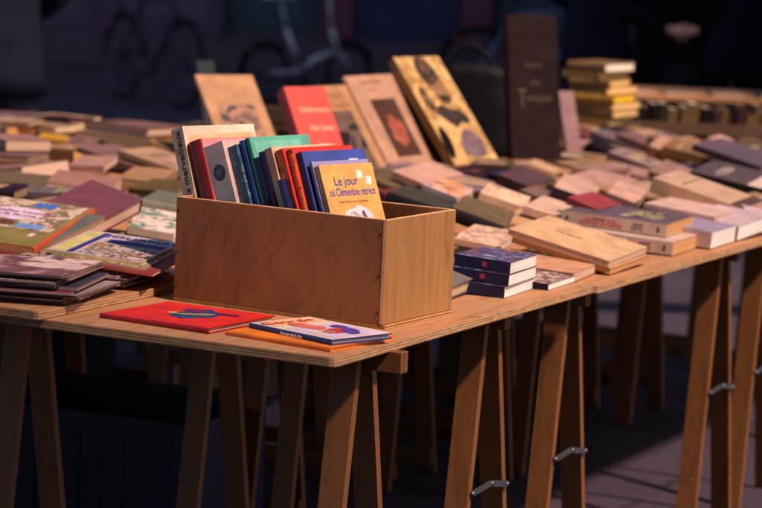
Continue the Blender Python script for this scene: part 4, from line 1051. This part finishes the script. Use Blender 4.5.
# ---------------------------------------------------------------- bicycles
def bicycle(loc, yaw, wr, base, col, label, small=False, tyre=(.012, .012, .014, 1), light=None):
    r = empty('bicycle', label, 'bicycle', M4.Translation(loc) @ Matrix.Rotation(yaw, 4, 'Z'), 'bicycles parked in front of the shop')
    fm = plain('frame_paint_%d' % int(col[0]*1000), col, .35, .05, coat=.5); ty = plain('tyre_rubber', tyre, .8, .1); al = plain('alloy', (.12, .12, .14, 1), .35, .1, metal=.8); bk = plain('black_vinyl', (.012, .011, .014, 1), .5)
    sk = plain('saddle_%d' % int((light or (0.012,))[0]*1000), light or (.012, .011, .014, 1), .5)
    rear = Vector((-base/2, 0, wr)); front = Vector((base/2, 0, wr))
    for c in (rear, front):
        b = MB(); rw = wr-.018
        b.tube([c+Vector((rw*math.cos(2*math.pi*i/40), 0, rw*math.sin(2*math.pi*i/40))) for i in range(40)], .018, ty, 8, True)
        wh = b.build('wheel', r)
        b = MB(); b.tube([c+Vector(((rw-.022)*math.cos(2*math.pi*i/40), 0, (rw-.022)*math.sin(2*math.pi*i/40))) for i in range(40)], .010, al, 6, True); b.build('rim', wh)
        b = MB()
        for i in range(24):
            a_ = 2*math.pi*i/24; s = .025*(1 if i % 2 else -1)
            b.tube([c+Vector((0, s, 0)), c+Vector(((rw-.025)*math.cos(a_), 0, (rw-.025)*math.sin(a_)))], .0013, al, 4)
        b.tube([c+Vector((0, -.05, 0)), c+Vector((0, .05, 0))], .018, al, 10); b.build('spokes', wh)
        b = MB(); R2 = wr+.02
        b.tube([c+Vector((R2*math.cos(a_), 0, R2*math.sin(a_))) for a_ in [R(20+14*i)+(R(30) if c is rear else 0) for i in range(11)]], .014, bk, 6); b.build('mudguard', r)
    bb = Vector((-.05, 0, .28 if not small else .27)); st = Vector((-.24, 0, .80 if not small else .62)); hd = Vector((base/2-.20, 0, .86 if not small else .62)); hl = Vector((base/2-.13, 0, .66 if not small else .44))
    b = MB()
    if small: b.tube([hl, Vector((.05, 0, .36)), bb, rear], [.024, .024, .022, .012], fm, 10); b.tube([bb, st], .02, fm); b.tube([hl, hd], .02, fm)
    else:
        for p, q, rad in ((bb, st, .015), (st, hd, .015), (bb, hl, .018), (hl, hd, .019)): b.tube([p, q], rad, fm)
        for s in (-.045, .045): b.tube([bb+Vector((0, s*.5, 0)), rear+Vector((0, s, 0))], .009, fm); b.tube([st, rear+Vector((0, s, 0))], .008, fm)
    b.build('frame', r)
    b = MB()
    for s in (-.05, .05): b.tube([hl, hl+(front-hl)*.35+Vector((0, s, 0)), front+Vector((0, s, 0))], .011, fm if not small else fm)
    b.build('fork', r)
    hb = Vector((hd.x-.06, 0, 1.02)); b = MB(); b.tube([hd, hb], .014, al if not small else fm)
    b.tube([hb+Vector((-.10, -.29, .01)), hb+Vector((-.02, -.18, .03)), hb, hb+Vector((-.02, .18, .03)), hb+Vector((-.10, .29, .01))], .011, al)
    for s in (-1, 1): b.tube([hb+Vector((-.10, s*.29, .01)), hb+Vector((-.17, s*.31, 0))], .016, bk)
    b.build('handlebar', r)
    sp = Vector((st.x-.06, 0, .93 if not small else .85)); b = MB(); b.tube([st, sp], .013, al if not small else fm); b.build('seat_post', r)
    b = MB(); rings = []
    for i in range(9):
        f = i/8; x = sp.x-.13+.27*f; wd = .085*(1-f)**.8+.018; rings.append([Vector((x, wd*math.cos(a_), sp.z+.03+.022*math.sin(a_)-.012*f)) for a_ in [2*math.pi*k/12 for k in range(12)]])
    b.loft(rings, sk); b.build('saddle', r)
    b = MB(); b.tube([bb+Vector((.09*math.cos(2*math.pi*i/20), -.05, .09*math.sin(2*math.pi*i/20))) for i in range(20)], .006, al, 6, True)
    for s in (-1, 1):
        e_ = bb+Vector((.12*s, s*.07, -.12*s)); b.tube([bb+Vector((0, s*.06, 0)), e_], .010, al); b.box(e_+Vector((-.045, -.005 if s < 0 else -.075+.07, -.012)), e_+Vector((.045, .08*1 if s > 0 else .0, .012)), bk)
    b.tube([bb+Vector((0, -.07, 0)), bb+Vector((0, .07, 0))], .02, al); b.build('crankset', r)
    b = MB(); b.tube([bb+Vector((0, -.05, .09)), rear+Vector((0, -.05, .04)), rear+Vector((0, -.05, -.04)), bb+Vector((0, -.05, -.09))], .004, bk, 5, True); b.build('chain', r)
    b = MB(); b.tube([Vector((rear.x-wr*.55, 0, wr*1.75)), Vector((rear.x-wr*.62, 0, wr*1.75))], .03, plain('reflector', (.5, .05, .02, 1), .3), 12); b.build('rear_reflector', r)
    return r
p = atd(152, 60, 20.0)
bicycle((p.x, 20.0, 0), R(-58), .345, 1.06, (.02, .02, .045, 1), 'dark city bicycle parked obliquely on the left')
p = atd(308, 60, 20.8)
bicycle((p.x, 20.8, 0), R(40), .25, .88, (.75, .74, .85, 1), 'white folding bicycle parked against the green shopfront', True, light=(.6, .6, .7, 1))
p = atd(540, 40, 21.0)
bicycle((p.x, 21.0, 0), R(14), .34, 1.06, (.22, .27, .5, 1), 'pale blue bicycle mostly hidden behind the tall brown album')

# ---------------------------------------------------------------- people
def skin(name, pts, edges, rad, m, parent, sub=1, root=0):
    me = bpy.data.meshes.new(name); me.from_pydata([tuple(p) for p in pts], edges, []); me.materials.append(m)
    o = link(name, me, parent)
    sk = o.modifiers.new('skin', 'SKIN'); sk.use_smooth_shade = True
    for i, d in enumerate(me.skin_vertices[0].data if me.skin_vertices else []): pass
    bpy.context.view_layer.update()
    lay = me.skin_vertices[0].data
    for i, d in enumerate(lay):
        r_ = rad[i]; d.radius = (r_, r_) if not isinstance(r_, tuple) else r_; d.use_root = (i == root)
    ss = o.modifiers.new('sub', 'SUBSURF'); ss.levels = sub; ss.render_levels = sub
    return o
def person(loc, yaw, label, coat, trous, clasp=True, hair=(.02, .014, .01, 1), holds=None, lean=0):
    r = empty('person', label, 'person', M4.Translation(loc) @ Matrix.Rotation(yaw, 4, 'Z'), 'passers-by behind the bookstall')
    sk = plain('skin', rgb(236, 168, 150), .5, .08)
    cm = plain('coat_%d_%d' % (int(coat[0]*1000), int(coat[2]*1000)), coat, .85, .25, sc=8); tm = plain('trousers_%d' % int(trous[2]*1000), trous, .85, .2, sc=8)
    # the figure faces local -y
    P = []; E = []; RD = []
    def v(x, y, z, r_): P.append((x, y, z)); RD.append(r_); return len(P)-1
    def chain(start, lst):
        k = start
        for q in lst: n_ = v(*q); E.append((k, n_)); k = n_
        return k
    pel = v(0, 0, .96, .13); ch = chain(pel, [(0, .01, 1.12, .125), (0, .01, 1.30, .15), (0, .01, 1.42, .12)])
    nk = chain(ch, [(0, 0, 1.50, .055), (0, -.02, 1.57, .062), (0, -.03, 1.65, .088), (0, -.02, 1.72, .07)])
    for s in (-1, 1):
        chain(pel, [(s*.10, 0, .88, .088), (s*.11, -.01, .50, .056), (s*.11, .02, .28, .05), (s*.11, .02, .10, .036), (s*.11, -.06, .04, .034), (s*.115, -.15, .03, .028)])
        if clasp: path = [(s*.19, .0, 1.41, .058), (s*.26, .03, 1.14, .042), (s*.14, -.17, 1.02, .030), (s*.055, -.215, 1.005, .024), (s*.022, -.225, .995, .030)]
        else: path = [(s*.19, .0, 1.41, .058), (s*.27, .02, 1.13, .042), (s*.29, -.04, .90, .028), (s*.29, -.05, .85, .024), (s*.29, -.055, .79, .030)]
        h = chain(ch, path); b = P[h]
        for f in range(4):
            if clasp: c = [(b[0]-s*(.018+.002*f), b[1]-.020, b[2]+.022-.016*f, .009), (b[0]-s*(.045-.004*abs(f-1.5)), b[1]-.014, b[2]+.018-.016*f, .008), (b[0]-s*(.055-.004*abs(f-1.5)), b[1]+.004, b[2]+.015-.016*f, .007)]
            else: c = [(b[0]-s*.004, b[1]-.026+.017*f, b[2]-.035, .009), (b[0]-s*.014, b[1]-.026+.018*f, b[2]-.065+.004*abs(f-1.5), .008), (b[0]-s*.026, b[1]-.024+.017*f, b[2]-.085+.005*abs(f-1.5), .007)]
            chain(h, c)
        if clasp: chain(h, [(b[0]-s*.002, b[1]-.008, b[2]+.036, .010), (b[0]-s*.022, b[1]-.020, b[2]+.048, .008)])
        else: chain(h, [(b[0]-s*.01, b[1]-.035, b[2]-.012, .010), (b[0]-s*.016, b[1]-.046, b[2]-.035, .008)])
    skin('body', P, E, RD, sk, r, 1, pel)
    # face
    b = MB(); b.loft([[Vector((.010*k*math.cos(a_), -.112-.012*j, 1.648-.018*j+.008*k*math.sin(a_))) for a_ in [2*math.pi*q/8 for q in range(8)]] for j, k in ((0, .6), (1, 1), (1.4, 1.1), (1.6, .4))], sk); b.build('nose', r)
    for s in (-1, 1):
        b = MB(); b.loft([[Vector((s*.032+.012*math.cos(a_)*k, -.108+.002*j, 1.664+.007*math.sin(a_)*k)) for a_ in [2*math.pi*q/10 for q in range(10)]] for j, k in ((4, 1), (1, 1), (0, .5))], plain('eye', (.05, .04, .04, 1), .2)); b.build('eye', r)
    b = MB(); b.loft([[Vector((.022*k*math.cos(a_), -.104-.003*j, 1.605+.007*k*math.sin(a_))) for a_ in [2*math.pi*q/10 for q in range(10)]] for j, k in ((-2, 1), (1, 1), (2, .6))], plain('lips', rgb(170, 90, 84), .5)); b.build('mouth', r)
    b = MB(); rings = []
    for i in range(9):
        t = i/8; z = 1.60+.165*t; k = math.sqrt(max(0.02, 1-(t*1.02)**2.6)); rings.append([Vector((.094*k*math.cos(a_), .005+.108*k*math.sin(a_)+(.028 if math.sin(a_) < 0 and t < .55 else 0), z)) for a_ in [2*math.pi*q/20 for q in range(20)]])
    b.loft(rings, plain('hair', hair, .6)); b.build('hair', r)
    # coat: torso, skirt and sleeves
    b = MB(); rings = []
    for z, ax_, ay_ in ((.70, .225, .165), (.80, .215, .16), (.95, .205, .155), (1.08, .19, .145), (1.22, .205, .15), (1.36, .215, .145), (1.43, .19, .12), (1.49, .085, .08), (1.53, .078, .078)):
        rings.append([Vector((ax_*math.cos(a_)*(1+.02*math.sin(5*a_+z*9)), .005+ay_*math.sin(a_)*(1+.02*math.sin(4*a_)), z)) for a_ in [2*math.pi*q/28 for q in range(28)]])
    b.loft(rings, cm)
    for s in (-1, 1):
        if clasp: b.tube([(s*.15, .0, 1.43), (s*.21, .005, 1.37), (s*.267, .03, 1.135), (s*.20, -.07, 1.08), (s*.135, -.175, 1.022), (s*.085, -.208, 1.01)], [.07, .078, .070, .062, .050, .042], cm, 14)
        else: b.tube([(s*.15, .0, 1.43), (s*.215, .005, 1.37), (s*.275, .02, 1.13), (s*.29, -.035, .92), (s*.29, -.045, .87)], [.07, .078, .060, .05, .044], cm, 14)
    b.build('coat', r)
    b = MB()
    for s in (-1, 1):
        b.tube([(s*.09, .0, .93), (s*.105, .0, .78), (s*.115, -.01, .50), (s*.115, .02, .26), (s*.115, .02, .07)], [.105, .098, .073, .066, .064], tm, 14)
    b.build('trousers', r)
    for s in (-1, 1):
        b = MB(); rings = []
        for i in range(9):
            t = i/8; y = .07-.27*t; k = math.sin(math.pi*min(1, .16+t*.80))**.5; rings.append([Vector((s*.118+.044*k*math.cos(a_), y, max(.0, .042+(.05 if t < .4 else .032)*k*math.sin(a_)))) for a_ in [2*math.pi*q/14 for q in range(14)]])
        b.loft(rings, plain('shoe_leather', (.012, .01, .01, 1), .4)); b.build('shoe', r)
    return r
p = atd(2, 60, 10.9)
person((p.x-.03, 10.9, 0), R(200), 'person in a dark navy jacket standing at the left edge of the photo', (.012, .012, .026, 1), (.05, .045, .07, 1), True)
p = atd(668, 60, 13.9)
pr = person((p.x, 13.9, 0), R(12), 'person in a long black coat with clasped hands behind the tables', (.0035, .003, .008, 1), (.006, .006, .012, 1), True)
p2 = atd(733, 60, 14.4)
person((p2.x, 14.4, 0), R(165), 'person in a dark blue-black coat at the right edge of the photo', (.008, .011, .022, 1), (.012, .014, .022, 1), True)
p3 = atd(596, 40, 15.0)
person((p3.x, 15.0, 0), R(150), 'person in a dusky violet coat behind the clasped hands', (.012, .011, .024, 1), (.01, .01, .018, 1), True)
# carrier bag held in the clasped hands
bg = empty('carrier_bag', 'dark carrier bag with pale seams hanging from the clasped hands', 'bag', M4.Translation((p.x+.045, 13.9-.27, 0)) @ Matrix.Rotation(R(12), 4, 'Z'))
m = plain('dark_carrier', rgb(24, 18, 28), .6); sm_ = plain('pale_seam', rgb(40, 30, 42), .6)
b = MB(); b.loft([[Vector((sx*wx, sy*wy, z)) for sx, sy in ((-1, -1), (1, -1), (1, 1), (-1, 1))] for z, wx, wy in ((.50, .12, .04), (.70, .105, .035), (.84, .07, .015))], m); b.build('bag_body', bg)
b = MB()
for s in (-1, 1): b.tube([(s*.012, -.018, .985), (s*.068, -.018, .84), (s*.107, -.038, .70), (s*.122, -.043, .50)], .006, sm_, 6)
b.tube([(.012, -.018, .985), (-.012, -.018, .985)], .006, sm_, 6); b.build('handle', bg)

# ---------------------------------------------------------------- light and camera
az = R(131); el = R(53)
sd = Vector((math.sin(az)*math.cos(el), math.cos(az)*math.cos(el), math.sin(el)))
L = bpy.data.lights.new('sun', 'SUN'); L.energy = 5.0; L.angle = R(3.5); L.color = (1, .75, .59)
so = bpy.data.objects.new('sun', L); COL.objects.link(so); so.rotation_euler = sd.to_track_quat('Z', 'Y').to_euler(); so.location = (8, -10, 12)
wd = bpy.data.worlds.new('World'); S.world = wd; wd.use_nodes = True; nt = wd.node_tree
sky = nt.nodes.new('ShaderNodeTexSky'); sky.sky_type = 'NISHITA'; sky.sun_disc = False; sky.sun_elevation = el; sky.sun_rotation = az
bgn = nt.nodes['Background']; bgn.inputs['Strength'].default_value = .15; nt.links.new(sky.outputs[0], bgn.inputs[0])
cam = bpy.data.cameras.new('camera'); co = bpy.data.objects.new('camera', cam); COL.objects.link(co)
co.matrix_world = frame(CAM, rt, up, -fw)
cam.sensor_width = 36; cam.lens = F*36/W; cam.clip_end = 500; cam.clip_start = .05
cam.dof.use_dof = True; cam.dof.focus_distance = 4.72; cam.dof.aperture_fstop = 4.6; cam.dof.aperture_blades = 0
S.camera = co
S.view_settings.view_transform = 'Standard'; S.view_settings.look = 'None'; S.view_settings.exposure = 0.2; S.view_settings.gamma = 1
S.cycles.use_denoising = True
S.cycles.max_bounces = 6
